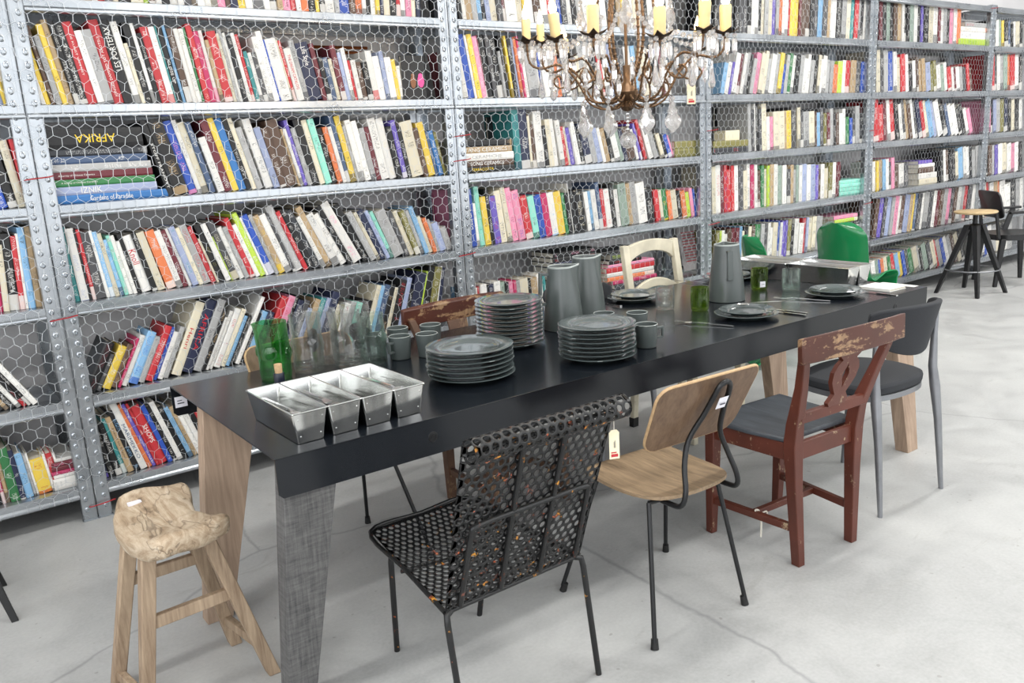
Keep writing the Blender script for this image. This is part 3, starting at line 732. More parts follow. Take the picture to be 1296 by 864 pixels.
window(3, (-3.2,-7.1,.8), (.8,-7.1,3.3), 'x'); window(4, (1.6,-7.1,.8), (5.6,-7.1,3.3), 'x'); window(5, (6.4,-7.1,.8), (10.4,-7.1,3.3), 'x')
for k, z in enumerate((2.02, 2.045)):
    tag(obj('trim_%d' % (k+1), MB().tube([(.2,.44,z),(1.75,.44,z)], .008, 8), M['copper'], smooth=40), kind='structure')

PW = .057; DEP = .40
def post_mb(side, front=True):
    "perforated angle; side +1: it stands at the low-x end of its unit and its flange runs to +x"
    m = MB(); a, b = (.003, PW) if side > 0 else (-PW, -.003)
    H = 2.5
    if front:
        m.box((a,0,0),(b,.0022,H))
        xe = b if side > 0 else a
        m.box((xe-.0011,0,0),(xe+.0011,.036,H))
        xi = a if side > 0 else b
        m.box((xi-.0011,0,0),(xi+.0011,.018,H)); m.box((xi+side*.009-.003,-.0035,0),(xi+side*.009+.003,0,H))
        cx = (.037 if side > 0 else -.037)
    else:
        m.box((a,DEP-.0022,0),(b,DEP,H)); xe = b if side > 0 else a; m.box((xe-.0011,DEP-.036,0),(xe+.0011,DEP,H)); cx = (.037 if side > 0 else -.037)
    y0 = 0 if front else DEP-.0022
    k = 0; z = .05
    while z < H-.03:
        if front:
            rings = []
            for r, dy in ((.0135, 0), (.0115, -.0045), (.0075, -.0062), (.0055, -.001)):
                rings.append([Vector((cx+r*.85*math.cos(2*PI*i/10), y0+dy, z+r*1.1*math.sin(2*PI*i/10))) for i in range(10)])
            m.loft(rings)
        else:
            m.box((cx-.008,y0-.0015,z-.01),(cx+.008,y0,z+.01))
        z += .0485
    m.box((a-.004,y0-.008 if front else y0-.03,0),(b+.004,y0+.03 if front else y0+.01,.004))
    return m
def shelf_mb(x0, x1):
    "shelf with a folded front lip; its local z = 0 is the middle of the lip"
    m = MB()
    prof = [(DEP-.01,.0265),(DEP-.01,.0275),(.004,.0275),(-.002,.0245),(-.002,-.004),(-.0045,-.007),(-.0085,-.011),(-.0095,-.016),(-.0085,-.021),(-.004,-.0255),(.003,-.0275),(.016,-.0275),(.016,-.0262),(.004,-.0262),(.0005,-.022),(.0005,.0225),(.005,.0265)]
    n = len(prof); fs = [(i,(i+1)%n,n+(i+1)%n,n+i) for i in range(n)]
    m.add([(x0,y,z) for y, z in prof]+[(x1,y,z) for y, z in prof], fs)
    m.box((x0,DEP-.012,-.02),(x1,DEP-.0105,.0265))
    return m
fl, rl = obj('post', post_mb(1), M['galv'], smooth=35), obj('post', post_mb(1, False), M['galv'], smooth=35)
fr, rr = obj('post', post_mb(-1), M['galv'], smooth=35), obj('post', post_mb(-1, False), M['galv'], smooth=35)
PM = [fl.data, rl.data, fr.data, rr.data]
for q in (fl, rl, fr, rr): bpy.data.objects.remove(q)
SMS = []
for a_, b_ in ((.006, 1.994), (PW+.002, 1.998-PW)):
    sm = obj('shelf', shelf_mb(a_, b_), M['galv'], smooth=30); SMS.append(sm.data); bpy.data.objects.remove(sm)
UL = ['galvanised steel shelving bay at the edge, past the wooden stool', 'galvanised shelving bay of books directly behind the wooden stool',
 'galvanised shelving bay of books behind the grey pitchers', 'galvanised shelving bay of books behind the two green chairs',
 'galvanised shelving bay with lime green tray, before the black stool', 'farthest galvanised shelving bay, behind the black armchair']
for k in range(6):
    X = 2.0*(k-1)
    u = thing('shelving_unit', UL[k], 'shelving', (X,0,0), 0, 'galvanised shelving bays along the wall')
    for me, dx in zip(PM, (0,0,2.0,2.0)):
        p = bpy.data.objects.new('post', me); COL.objects.link(p); p.parent = u; p.location.x = dx
    for z in BOARD:
        s = bpy.data.objects.new('shelf', SMS[0 if abs(z-1.716) < .01 else 1]); COL.objects.link(s); s.parent = u; s.location.z = z
# chicken wire
def hexwire(x0, x1, z0, z1, w=.05):
    sd = w/math.sqrt(3); ry = 1.5*sd; nodes = {}; edges = []
    rr = random.Random(5)
    def node(ix, iz, up):
        k = (ix, iz, up)
        if k not in nodes:
            x = x0+ix*w/2; z = z0+iz*ry+(sd/2 if up else -sd/2)*.5+(sd*.25 if up else -sd*.25)
            wob = .010*math.sin(x*2.3+z*1.7)+.006*math.sin(x*5.1-z*3.3)+.003*math.sin(x*17+z*11)
            nodes[k] = Vector((x+wob+rr.uniform(-.0034,.0034), -.0125+rr.uniform(-.0022,.0022), z+.009*math.sin(x*3.1+z*2.2)+rr.uniform(-.0034,.0034)))
        return nodes[k]
    nx = int((x1-x0)/w); nz = int((z1-z0)/ry)
    for iz in range(nz):
        for i in range(nx):
            ix = 2*i+(iz % 2)
            edges.append((node(ix, iz, False), node(ix, iz, True), .00115))          # twisted upright
            a = node(ix, iz, True); up = iz+1
            edges.append((a, node(ix-1, up, False), .00075)); edges.append((a, node(ix+1, up, False), .00075))
    vs, fs = [], []
    for a, b, r in edges:
        t = (b-a).normalized(); p = Vector((0,1,0)); q = t.cross(p).normalized(); n0 = len(vs)
        for c in (a, b):
            for k in range(3):
                an = 2*PI*k/3; vs.append(tuple(c+p*(r*math.cos(an))+q*(r*math.sin(an))))
        fs += [(n0,n0+1,n0+4,n0+3),(n0+1,n0+2,n0+5,n0+4),(n0+2,n0,n0+3,n0+5)]
    me = bpy.data.meshes.new('chicken_wire'); me.from_pydata(vs, [], fs); return me
cw = obj('chicken_wire', hexwire(-2.0, 9.9, .128, 2.44), M['wire'], smooth=False)
tag(cw, 'hexagonal chicken wire netting stretched across the fronts of all the bookshelves', 'wire netting')
TIES = [(0,1.46,'on the post behind the stool, level with the blue books'),(0,.891,'on the post behind the stool, halfway up'),(.02,.065,'at the foot of the post behind the stool'),
 (2.03,1.55,'above the ceramics books, upper of two'),(2.02,1.422,'beside the ceramics books, lower of two'),(2.01,.915,'below the blue design book'),
 (4.07,.882,'on the post behind the green tumblers'),(4.055,1.511,'on the post beside the gold box'),(6.0,.862,'on the post past the green chair'),(6.04,1.445,'on the post beside the red books'),(7.98,2.47,'at the top of the far post')]
for x, z, w in TIES:
    m = MB(); pts = [(x-.046,.004,z-.004),(x-.044,-.010,z-.003),(x-.015,-.016,z),(x+.018,-.016,z+.002),(x+.040,-.013,z+.004),(x+.056,-.015,z+.007)]
    m.tube(smooth_path(pts, 3), .0025, 5)
    tag(obj('wire_tie', m, M['tie'], smooth=60), 'red wire tie '+w, 'wire tie', 'red wire ties on the shelving posts')
# loose sheet with red print leaning in the bay behind the pitchers
m = MB(); x0, x1 = x_at(862, .2, .7), x_at(892, .2, .7)
m.add([(x0,.17,.55),(x1,.17,.55),(x1,.25,.86),(x0,.25,.86),(x0,.173,.55),(x1,.173,.55),(x1,.253,.86),(x0,.253,.86)], [(0,1,2,3),(7,6,5,4),(0,4,5,1),(1,5,6,2),(2,6,7,3),(3,7,4,0)])
ps = thing('printed_sheet', 'grey printed sheet with rows of red lettering leaning inside the shelf', 'poster', (0,0,0))
obj('sheet', m, plain('grey_sheet', C('#a9a5a6'), .7), ps, smooth=False)
m = MB()
for k in range(11):
    z = .61+k*.02; y = .17+(z-.55)*.258-.0012
    wd = rnd.uniform(.55, .75)
    m.box((x0+(x1-x0)*.14, y-.0006, z), (x0+(x1-x0)*(.14+wd), y+.0004, z+.006))
obj('lettering', m, M['print_red'], ps, smooth=False)
# big black picture book facing out and face-out books
def faceout(px0, px1, zb, h, y, col, label, t=.02, cat='book', row=None):
    x0, x1 = x_at(px0, y, zb), x_at(px1, y, zb)
    s = dict(t=t, h=h, d=x1-x0, cover=C(col), ink=C(col), seed=1.0)
    v, f, pv, pf = book_verts(s)
    me = bpy.data.meshes.new('book'); me.from_pydata(v, [], f); fill_attrs(me, face_info(s, f)); me.materials.append(M['book'])
    o = bpy.data.objects.new('book', me); COL.objects.link(o); o.location = (x1, y, zb); o.rotation_euler = (0, 0, PI/2)
    tag(o, label, cat, 'books facing out on the shelves')
    pg = bpy.data.meshes.new('pages'); pg.from_pydata(pv, [], pf); pg.materials.append(M['pages'])
    po = bpy.data.objects.new('pages', pg); COL.objects.link(po); po.parent = o
    return o
b = faceout(511, 541, BOARD[2]+.0285, .215, .035, '#161617', 'black book facing out with pink and brown figures on its cover')
m = MB(); m.sphere((-.0008,.032,.09), .02, 12, 8, (.06,1,1.6)); m.sphere((-.0008,.032,.115), .014, 12, 8, (.1,1,1)); obj('cover_picture', m, plain('pink_print', C('#e2559a'), .5), b, smooth=60)
m = MB(); m.sphere((-.0008,.078,.085), .018, 12, 8, (.06,.9,1.7)); m.sphere((-.0008,.078,.118), .010, 12, 8, (.1,1,1)); obj('cover_picture', m, plain('brown_print', C('#8a5a3a'), .5), b, smooth=60)
faceout(553, 576, BOARD[4]+.0285, .30, .30, '#8e2a5a', 'large magenta book standing at the back of the fourth shelf', .02)
faceout(618, 647, BOARD[3]+.20, .13, .22, '#14181d', 'black picture book propped behind the pile of ceramics books', .02)
faceout(905, 945, BOARD[3]+.03, .33, .33, '#17171a', 'black folder standing behind the gold box', .02)
bx = obj('storage_box', MB().box((x_at(918,.06,1.43),.06,1.4365),(x_at(936,.06,1.43),.16,1.505)), M['card'], smooth=False, bevel=.002)
tag(bx, 'small cream cardboard box standing on the olive books', 'box')
# ------------------------------------------------------------------ table and what stands on it
TZ = .74
tb = thing('dining_table', 'long black steel topped table with splayed timber plank legs', 'table', (1.73,-1.40,0))
def L(x, y, z=0): return Vector((x-1.73, y+1.40, z))
m = MB()
c = [(.160,-1.872),(3.285,-1.918),(3.265,-.905),(.165,-.898)]         # corners of the top
th = .004
def tp(k, z, inset=0):
    x, y = c[k]; return L(x, y, z)
m.add([tp(0,TZ),tp(1,TZ),tp(2,TZ),tp(3,TZ),tp(0,TZ-th),tp(1,TZ-th),tp(2,TZ-th),tp(3,TZ-th)], [(0,1,2,3),(7,6,5,4),(0,4,5,1),(1,5,6,2),(2,6,7,3),(3,7,4,0)])
obj('tabletop', m, M['table'], tb, bevel=.0015)
def apron(a, b, dirn, drop):
    m = MB(); A, B = Vector((*a,0)), Vector((*b,0)); u = (B-A).normalized()
    k = .012
    poly = [(0,0),((B-A).length,0),((B-A).length,-drop+k),((B-A).length-k,-drop),(k,-drop),(0,-drop+k)]
    N = Vector((-u.y,u.x,0))
    vs = []
    for off in (0, .004):
        for s_, z in poly: vs.append(A+u*s_+N*(off*dirn)+Vector((0,0,TZ+z-.0005))-Vector((1.73,-1.40,0)))
    n = len(poly); m.add(vs, [tuple(range(n)), tuple(range(2*n-1,n-1,-1))]+[(i,n+i,n+(i+1)%n,(i+1)%n) for i in range(n)])
    return m
ap = obj('apron', apron(c[0], c[1], 1, .108), M['table'], tb, smooth=30)
obj('apron', apron(c[3], c[2], -1, .108), M['table'], tb, smooth=30)
for bx_, i in ((.62,0),(3.02,1)):
    p = Vector((bx_, -1.872-.046*(bx_-.16)/3.125-.0004, .685))-Vector((1.73,-1.40,0))
    m = MB(); Mx = Matrix.Translation(p) @ Matrix.Rotation(PI/2, 4, 'X')
    m.lathe([(.001,.0012),(.005,.0012),(.0055,.0002),(.010,.0002),(.0105,.0016),(.015,.0012),(.016,0)], 20, Mx)
    obj('bolt_cap', m, M['blk_steel'], tb, smooth=40)
m = MB().box(L(.172,-.9075,.662), L(.213,-.9062,.700)); st = obj('price_sticker', m, M['sticker'], tb, smooth=False); st['label'] = 'white price sticker inside the far apron'
m = MB().box(L(.18,-.908,.674), L(.203,-.9074,.678)); m.box(L(.18,-.908,.684), L(.196,-.9074,.687)); obj('sticker_print', m, M['print'], st, smooth=False)
def leg(p0, p1, w0, w1, t, mat):
    m = MB(); m.taper(L(*p1,0), w1, t, L(*p0, TZ-.005), w0, t); return obj('leg', m, mat, tb, bevel=.002)
l = leg((.262,-1.838), (.171,-1.792), .158, .078, .062, M['leg_grey']); l['label'] = 'grey stained plank leg'
l = leg((.268,-1.19), (.138,-1.19), .180, .085, .060, M['leg_oak']); l['label'] = 'pale oak plank leg'
l = leg((3.10,-1.865), (3.105,-1.955), .16, .085, .062, M['leg_oak'])
l = leg((3.15,-1.13), (3.262,-1.13), .19, .12, .062, M['leg_oak'])

# -------------------- stoneware
def plate_prof(R, z=0):
    return [(0,z+.004),(R*.52,z+.004),(R*.55,z),(R*.60,z),(R*.62,z+.003),(R*.70,z+.008),(R*.985,z+.0165),(R,z+.018),(R*1.0,z+.0195),(R*.985,z+.0205),(R*.71,z+.0135),(R*.68,z+.0125),(R*.655,z+.0105),(R*.635,z+.0085),(R*.3,z+.008),(0,z+.008)]
def plate_mesh(R): 
    m = MB(); m.lathe(plate_prof(R), 48); o = obj('dinner_plate', m, M['stoneware'], None, smooth=40); me = o.data; me.materials.append(M['stone_rim'])
    for p in me.polygons[48*7:48*9]: p.material_index = 1; bpy.data.objects.remove(o); return me
PL = {r: plate_mesh(r) for r in (.146, .130, .136, .112, .118)}
def plate(R, x, y, z, label, group):
    o = bpy.data.objects.new('dinner_plate', PL[R]); COL.objects.link(o); o.location = (x, y, z); o.rotation_euler.z = rnd.uniform(0, 6)
    return tag(o, label, 'plate', group)
def stack(R, x, y, n, dz, where, grp):
    for k in range(n):
        pos = 'bottom of' if k == 0 else 'topmost of' if k == n-1 else ordinal(k+1)+' up in'
        plate(R, x+rnd.uniform(-.0025,.0025), y+rnd.uniform(-.0025,.0025), TZ+.0005+k*dz, 'grey stoneware plate, %s %s' % (pos, where), grp)
stack(.146, .952, -1.592, 7, .0150, 'the wide stack beside the cutlery tins', 'grey plates in the wide stack')
stack(.130, 1.318, -1.325, 11, .0158, 'the tall stack behind the others', 'grey plates in the tall stack')
stack(.136, 1.402, -1.722, 8, .0152, 'the stack before the grey pitchers', 'grey plates in the stack before the pitchers')
for (x, y), where in (((2.255,-1.05),'the place before the cream chair'), ((2.262,-1.692),'the place behind the red chair'), ((2.865,-1.712),'the place nearest the table corner'), ((2.95,-1.04),'the place behind the tall lone pitcher')):
    plate(.130, x, y, TZ+.0005, 'larger grey plate, under one at %s' % where, 'pairs of grey plates at the place settings')
    plate(.112, x+.002, y, TZ+.0135, 'smaller grey plate on a larger, at %s' % where, 'pairs of grey plates at the place settings')

def cup_mb():
    m = MB(); m.lathe([(0,.002),(.030,.002),(.032,0),(.034,.001),(.0355,.004),(.0415,.083),(.0415,.085),(.040,.0862),(.0382,.085),(.0325,.008),(.03,.006),(0,.006)], 40)
    h = MB(); w = .013
    pts = [(.0375,.070),(.066,.073),(.064,.030),(.0362,.028)]
    out = [Vector((x,0,z)) for x, z in pts]
    inn = [Vector((x,0,z)) for x, z in ((.0370,.062),(.0585,.0645),(.057,.037),(.0365,.0355))]
    for i in range(3):
        a, b, c_, d = out[i], out[i+1], inn[i+1], inn[i]
        vs = [p+Vector((0,s_*w/2,0)) for s_ in (-1,1) for p in (a,b,c_,d)]
        h.add(vs, [(0,1,2,3),(7,6,5,4),(0,4,5,1),(1,5,6,2),(2,6,7,3),(3,7,4,0)])
    return m, h
def rim_faces(o, n, a, b):
    o.data.materials.append(M['stone_rim'])
    for p in o.data.polygons[n*a:n*b]: p.material_index = 1
cm, ch = cup_mb()
cup0 = thing('stoneware_mug', 'grey stoneware mug', 'mug')
rim_faces(obj('body', cm, M['stoneware_matt'], cup0, smooth=40), 40, 6, 8); obj('handle', ch, M['stoneware_matt'], cup0, bevel=.0012)
CUPS = [(.916,-1.185,200,'with its handle towards the glass jugs, in front of the others'), (.985,-1.045,215,'second from the glass jugs, behind the front one'), (.872,-1.08,150,'half hidden behind the clear jugs'),
 (1.005,-1.23,20,'just behind the wide plate stack'), (1.10,-1.10,30,'between the wide and the tall plate stacks'),
 (1.620,-1.748,-28,'in front, beside the third plate stack, handle towards the fork'), (1.752,-1.57,160,'behind the front one, its handle against the plate stack'), (1.665,-1.475,100,'mostly hidden behind the third plate stack')]
for k, (x, y, a, w) in enumerate(CUPS):
    c0 = cup0 if k == 0 else dup(cup0)
    c0.location = (x, y, TZ+.0005); c0.rotation_euler.z = math.radians(a); c0['group'] = 'grey stoneware mugs on the table'
    c0['label'] = 'grey stoneware mug '+w
def pitcher_parts():
    m = MB()
    def rf(v, a):
        t = max(0, (v.z-.14)/.117)                    # a pinched spout on +x near the rim
        d = math.atan2(math.sin(a), math.cos(a))
        k = math.exp(-(d/.33)**2)*t**1.6
        s_ = 1+.36*k; q = 1-.10*t*math.exp(-((abs(d)-.75)/.35)**2)
        return Vector((v.x*s_*q, v.y*q*(1-.18*k), v.z+.004*k))
    m.lathe([(0,.003),(.076,.003),(.080,0),(.083,.002),(.0825,.012),(.0765,.08),(.067,.16),(.059,.22),(.0565,.252),(.0562,.257),(.054,.2585),(.052,.256),(.0545,.21),(.064,.14),(.073,.06),(.077,.012),(.07,.008),(0,.008)], 56, None, True, rf)
    h = MB(); w = .026
    out = [(-.056,.232),(-.094,.236),(-.101,.105),(-.070,.100)]; inn = [(-.0565,.221),(-.084,.2245),(-.090,.116),(-.0685,.112)]
    for i in range(3):
        q = [out[i],out[i+1],inn[i+1],inn[i]]
        vs = [Vector((x,s_*w/2,z)) for s_ in (-1,1) for x, z in q]
        h.add(vs, [(0,1,2,3),(7,6,5,4),(0,4,5,1),(1,5,6,2),(2,6,7,3),(3,7,4,0)])
    return m, h
pm, ph = pitcher_parts()
pit0 = thing('stoneware_pitcher', 'grey stoneware pitcher nearest the plate stacks, spout towards the table end', 'pitcher', (1.637,-1.262,TZ+.0005), math.radians(-25), 'tall grey stoneware pitchers')
rim_faces(obj('body', pm, M['stoneware_matt'], pit0, smooth=50), 56, 8, 11); obj('handle', ph, M['stoneware_matt'], pit0, bevel=.0015)
p1 = dup(pit0, None, 'grey stoneware pitcher standing just behind another, before the pink pile'); p1.location = (1.885,-1.128,TZ+.0005); p1.rotation_euler.z = math.radians(-20)
p2 = dup(pit0, None, 'lone grey stoneware pitcher among green tumblers, handle towards the viewer'); p2.location = (2.50,-1.395,TZ+.0005); p2.rotation_euler.z = math.radians(50)

# -------------------- glass
def jug_parts(R, H, dimples, spout=True):
    m = MB()
    def rf(v, a):
        t = max(0, (v.z-H*.82)/(H*.18)); d = math.atan2(math.sin(a-PI), math.cos(a-PI)); k = math.exp(-(d/.35)**2)*t*t*(1 if spout else 0)
        wob = 1+.012*math.sin(5*a+v.z*30)
        return Vector((v.x*(1+.22*k)*wob, v.y*wob, v.z))
    m.lathe([(0,.001),(R*.8,0),(R*.96,.004),(R,.02),(R*1.02,H*.5),(R,H*.96),(R*1.0,H),(R*.95,H+.001),(R*.93,H*.96),(R*.945,H*.5),(R*.93,.03),(R*.8,.018),(R*.3,.014),(0,.013)], 40, None, True, rf)
    for a, z in dimples:
        Mx = Matrix.Translation((R*1.005*math.cos(a), R*1.005*math.sin(a), z)) @ Matrix.Rotation(a, 4, 'Z') @ Matrix.Rotation(PI/2, 4, 'Y')
        m.lathe([(.026,-.002),(.024,.0015),(.019,.0008),(.016,.003),(.010,.0022),(.006,.0055),(0,.007)], 18, Mx)
    return m
DIM = [(-2.0,.10),(-.6,.09),(.9,.1),(2.5,.1)]
jm = jug_parts(.054,.20,DIM)
def jug(mb, mat, x, y, rz, name, label, cat, grp=None):
    o = obj(name, mb, mat, None, smooth=50); o.location = (x, y, TZ+.0006); o.rotation_euler.z = math.radians(rz); return tag(o, label, cat, grp)
J0 = jug(jm, M['green_glass'], .475,-1.09,-10,'glass_jug','green glass jug with round bosses and a lip','jug')
clear = [(.600,-1.085,20,'clear glass jug beside the green jug'),(.690,-1.02,60,'clear glass jug in the middle of the clear ones'),(.83,-1.01,100,'tall clear glass jug behind the pale green one'),(.735,-1.125,-30,'clear glass jug with a bright boss, in front of the middle one')]
cj = jug(jm, M['clear_glass'], *clear[0][:3], 'glass_jug', clear[0][3], 'jug', 'clear glass jugs on the table')
for x, y, a, lb in clear[1:]:
    o = dup(cj, None, lb); o.location = (x, y, TZ+.0006); o.rotation_euler.z = math.radians(a)
cj.scale = (1,1,1.04)
jug(jug_parts(.047,.182,DIM), M['aqua_glass'], .815,-1.165,40,'glass_jug','pale green glass jug beside the grey mugs','jug')
def tumbler(mat, x, y, label, sticker=False, bulb=False, R=.040, H=.103):
    root = thing('glass_tumbler' if not bulb else 'bulb_tumbler', label, 'glass', (x,y,TZ+.0006), 0, None)
    m = MB(); m.lathe([(0,.001),(R*.7,0),(R*.9,.003),(R*.96,.012),(R,H*.5),(R*.98,H*.97),(R*.975,H),(R*.93,H),(R*.92,H*.96),(R*.94,H*.5),(R*.9,.02),(R*.6,.014),(0,.013)], 36)
    obj('bowl', m, mat, root, smooth=50)
    if bulb:
        m = MB(); m.lathe([(0,.016),(.022,.018),(.028,.026),(.024,.036),(.010,.043),(.012,.048),(.026,.056),(.031,.068),(.028,.082),(.018,.091),(0,.094)], 24); obj('inner_bulb', m, mat, root, smooth=60)
    if sticker:
        a0 = math.radians(-118); m = MB(); n = 6
        vs = []
        for k in range(n+1):
            a = a0-.34+.68*k/n
            for z in (.016,.044): vs.append(((R+.0006)*math.cos(a),(R+.0006)*math.sin(a),z))
        m.add(vs, [(2*i,2*i+2,2*i+3,2*i+1) for i in range(n)])
        so = obj('price_sticker', m, M['sticker'], root, smooth=60)
        a = a0; e = Vector((-math.sin(a),math.cos(a),0)); p = Vector(((R+.0015)*math.cos(a),(R+.0015)*math.sin(a),.03)); m = MB()
        m.add([p-e*.007+Vector((0,0,-.001)),p+e*.007+Vector((0,0,-.001)),p+e*.007+Vector((0,0,.001)),p-e*.007+Vector((0,0,.001))],[(0,1,2,3)])
        obj('sticker_print', m, M['print'], so, smooth=False)
    return root
tumbler(M['moss_glass'], 2.243,-1.46,'moss green glass tumbler before the lone pitcher')
tumbler(M['moss_glass'], 2.805,-1.345,'moss green glass tumbler with a white price sticker', True)
tumbler(M['aqua_glass'], 2.855,-1.488,'pale green glass tumbler beside the big plain tins', R=.042)
tumbler(M['clear_glass'], 2.17,-1.325,'clear tumbler with a bulb inside beside the plate pair', bulb=True, R=.042)
bt = thing('corked_bottle', 'small bottle with a cork and navy collar behind the first tin', 'bottle', (.385,-1.36,TZ+.0005))
m = MB(); m.lathe([(0,0),(.024,0),(.027,.004),(.027,.035),(.020,.05),(.0155,.058),(.0155,.06),(0,.06)], 28); obj('body', m, M['green_glass'], bt, smooth=50)
m = MB(); m.lathe([(0,.055),(.0165,.055),(.0165,.062),(.0165,.086),(.0155,.088),(0,.088)], 28); obj('neck_foil', m, M['foil'], bt, smooth=50)
m = MB(); m.lathe([(0,.087),(.0115,.087),(.0125,.114),(.0118,.116),(0,.1165)], 22); obj('cork', m, M['cork'], bt, smooth=50)

# -------------------- tins
def tin_mb(h=.088, wt=.099, lt=.335, wb=.076, lb=.312):
    m = MB(); t = .0012
    def ring(w, l, z, n=4, r=.006):
        return [Vector((x,y,z)) for x, y in round_rect(w, l, r, n)]
    m.loft([ring(wb-2*t,lb-2*t,t), ring(wb-2*t,lb-2*t,t), ring(wt-2*t,lt-2*t,h), ring(wt+.004,lt+.004,h+.0012), ring(wt+.006,lt+.006,h-.001), ring(wt+.003,lt+.003,h-.003), ring(wt,lt,h-.003), ring(wb,lb,.001), ring(wb-.004,lb-.004,0)])
    for sx in (-1,1):
        for sy in (-1,1):
            for zz in (.068,.02):
                w = (wb+(wt-wb)*zz/h)/2-.012; l = (lb+(lt-lb)*zz/h)/2
                m.sphere((sx*w, sy*(l+.0005), zz), .0022, 8, 5, (1,.6,1))
    return m
tin = obj('loaf_tin', tin_mb(), M['tin'], None, smooth=40); TM = tin.data; bpy.data.objects.remove(tin)
def put_tin(x, y, label, grp, z=TZ+.0006):
    o = bpy.data.objects.new('loaf_tin', TM); COL.objects.link(o); o.location = (x, y, z); o.rotation_euler.z = math.radians(rnd.uniform(-.6,.6)+.8)
    return tag(o, label, 'tin', grp)
TX = [.287, .388, .489, .590]
for x, w in zip(TX, ('of spoons nearest the table corner','of forks, second from the corner','of knives, third from the corner','of large spoons nearest the plates')):
    put_tin(x, -1.652, 'silver loaf tin '+w, 'silver loaf tins holding cutlery')
for x, y, w in ((3.125,-1.478,'in front, towards the lone pitcher'),(3.227,-1.476,'in front, at the table end'),(3.112,-1.138,'behind, towards the lone pitcher'),(3.214,-1.136,'behind, at the table end')):
    put_tin(x, y, 'plain silver loaf tin, %s' % w, 'silver loaf tins at the far table end')
# -------------------- cutlery, lying along +y, handle towards -y
def spoon_mb():
    m = MB()
    def bowl(u, v):
        a = 2*u-1; y = v; w = .0195*math.sqrt(max(0, 1-(2*v-1)**2))*(1-.18*v)
        r2 = a*a*(1-(2*v-1)**2)+(2*v-1)**2
        return (a*w, .115+.058*y, .0075*r2-.001)
    m.sheet(bowl, 8, 12, .0014)
    pts = [(0,-.085,.004),(0,-.03,.0055),(0,.06,.008),(0,.1,.009),(0,.118,.0055)]; ws = [.0065,.0055,.0035,.003,.004]
    for i in range(4):
        a, b = Vector(pts[i]), Vector(pts[i+1]); m.taper(a, 2*ws[i], .002, b, 2*ws[i+1], .002, Vector((1,0,0)), Vector((0,0,1)))
    return m
def fork_mb():
    m = MB()
    pts = [(0,-.095,.0035),(0,-.03,.005),(0,.05,.0075),(0,.078,.0075)]; ws = [.0062,.0055,.0035,.0042]
    for i in range(3):
        a, b = Vector(pts[i]), Vector(pts[i+1]); m.taper(a, 2*ws[i], .0026, b, 2*ws[i+1], .0026, Vector((1,0,0)), Vector((0,0,1)))
    m.sheet(lambda u, v: ((2*u-1)*(.0042+.0083*v**.5), .077+.03*v, .0075-.004*v), 4, 4, .0016)
    for k in range(4):
        x = -.0104+k*.0069
        m.taper((x,.106,.0036), .0038, .0016, (x*1.02,.152,.0072), .0022, .0014, Vector((1,0,0)), Vector((0,0,1)))
    return m
def knife_mb():
    m = MB()
    m.taper((0,-.1,.004), .013, .005, (0,.0,.004), .010, .005, Vector((1,0,0)), Vector((0,0,1)))
    m.prism([(-.005,0),(.0055,0),(.0085,.03),(.008,.085),(.002,.112),(-.005,.115)], Matrix.Translation((0,0,.0034)), .0013)
    return m
CUT = {}
for nm, mb in (('spoon',spoon_mb()),('fork',fork_mb()),('table_knife',knife_mb())):
    o = obj(nm, mb, M['cutlery'], None, smooth=45); CUT[nm] = o.data; bpy.data.objects.remove(o)
def cutlery(nm, x, y, z, rz, label, grp, tilt=0.0, roll=0.0):
    o = bpy.data.objects.new(nm, CUT[nm]); COL.objects.link(o); o.location = (x,y,z); o.rotation_euler = (tilt, roll, math.radians(rz))
    return tag(o, label, nm.replace('table_',''), grp)
for k, (x, nm, n) in enumerate(zip(TX, ('spoon','fork','table_knife','spoon'), (10,11,8,10))):
    for i in range(n):
        flip = 180 if nm != 'fork' else 180
        w = ('the corner tin','the second tin','the third tin','the tin nearest the plates')[k]
        cutlery(nm, x+rnd.uniform(-.016,.016), {'spoon':-1.607,'fork':-1.625,'table_knife':-1.645}[nm]+rnd.uniform(-.012,.012), TZ+.004+i*.0062, flip+rnd.uniform(-5,5), 'polished steel %s in the heap in %s' % (nm.replace('table_',''), w), 'polished %ss heaped in %s' % (nm.replace('table_',''), w), 0, rnd.uniform(-.2,.2))
cutlery('fork', 2.040,-1.69,TZ+.001,19,'steel fork lying beside the pair of plates behind the red chair',None)
cutlery('fork', 2.696,-1.69,TZ+.001,20,'steel fork lying beside the plates nearest the table corner',None)
cutlery('table_knife', 2.402,-1.775,TZ-.0006,3,'steel knife, nearer of two by the plates behind the red chair',None)
cutlery('table_knife', 2.44,-1.755,TZ-.0006,3,'steel knife, farther of two by the plates behind the red chair',None)
cutlery('spoon', 2.42,-1.72,TZ+.036,60,'steel spoon resting on the plates behind the red chair',None,0,0)
cutlery('table_knife', 3.00,-1.835,TZ-.0006,-4,'steel knife beside the white booklet',None)
cutlery('table_knife', 2.10,-1.02,TZ-.0006,0,'steel knife beside the plates before the cream chair',None)
cutlery('fork', 2.775,-.99,TZ+.001,8,'steel fork beside the plates behind the lone pitcher',None)
bk = thing('booklet', 'white booklet lying at the table corner beside a knife', 'booklet', (3.132,-1.785,TZ+.0005), math.radians(-2))
m = MB(); m.box((-.065,-.078,0),(.065,.078,.002)); m.box((-.065,-.078,.010),(.065,.078,.012)); m.box((-.065,-.078,.001),(-.063,.078,.011)); obj('cover', m, M['paper'], bk, smooth=False)
obj('pages', MB().box((-.062,-.076,.002),(.063,.076,.010)), M['pages'], bk, smooth=False)
sp = obj('paper_strip', MB().box((-.022,-.088,0),(.022,.088,.0008)), M['paper'], None, smooth=False); sp.location = (3.262,-1.79,TZ+.0005)
tag(sp, 'white paper strip lying at the very end of the table', 'paper')
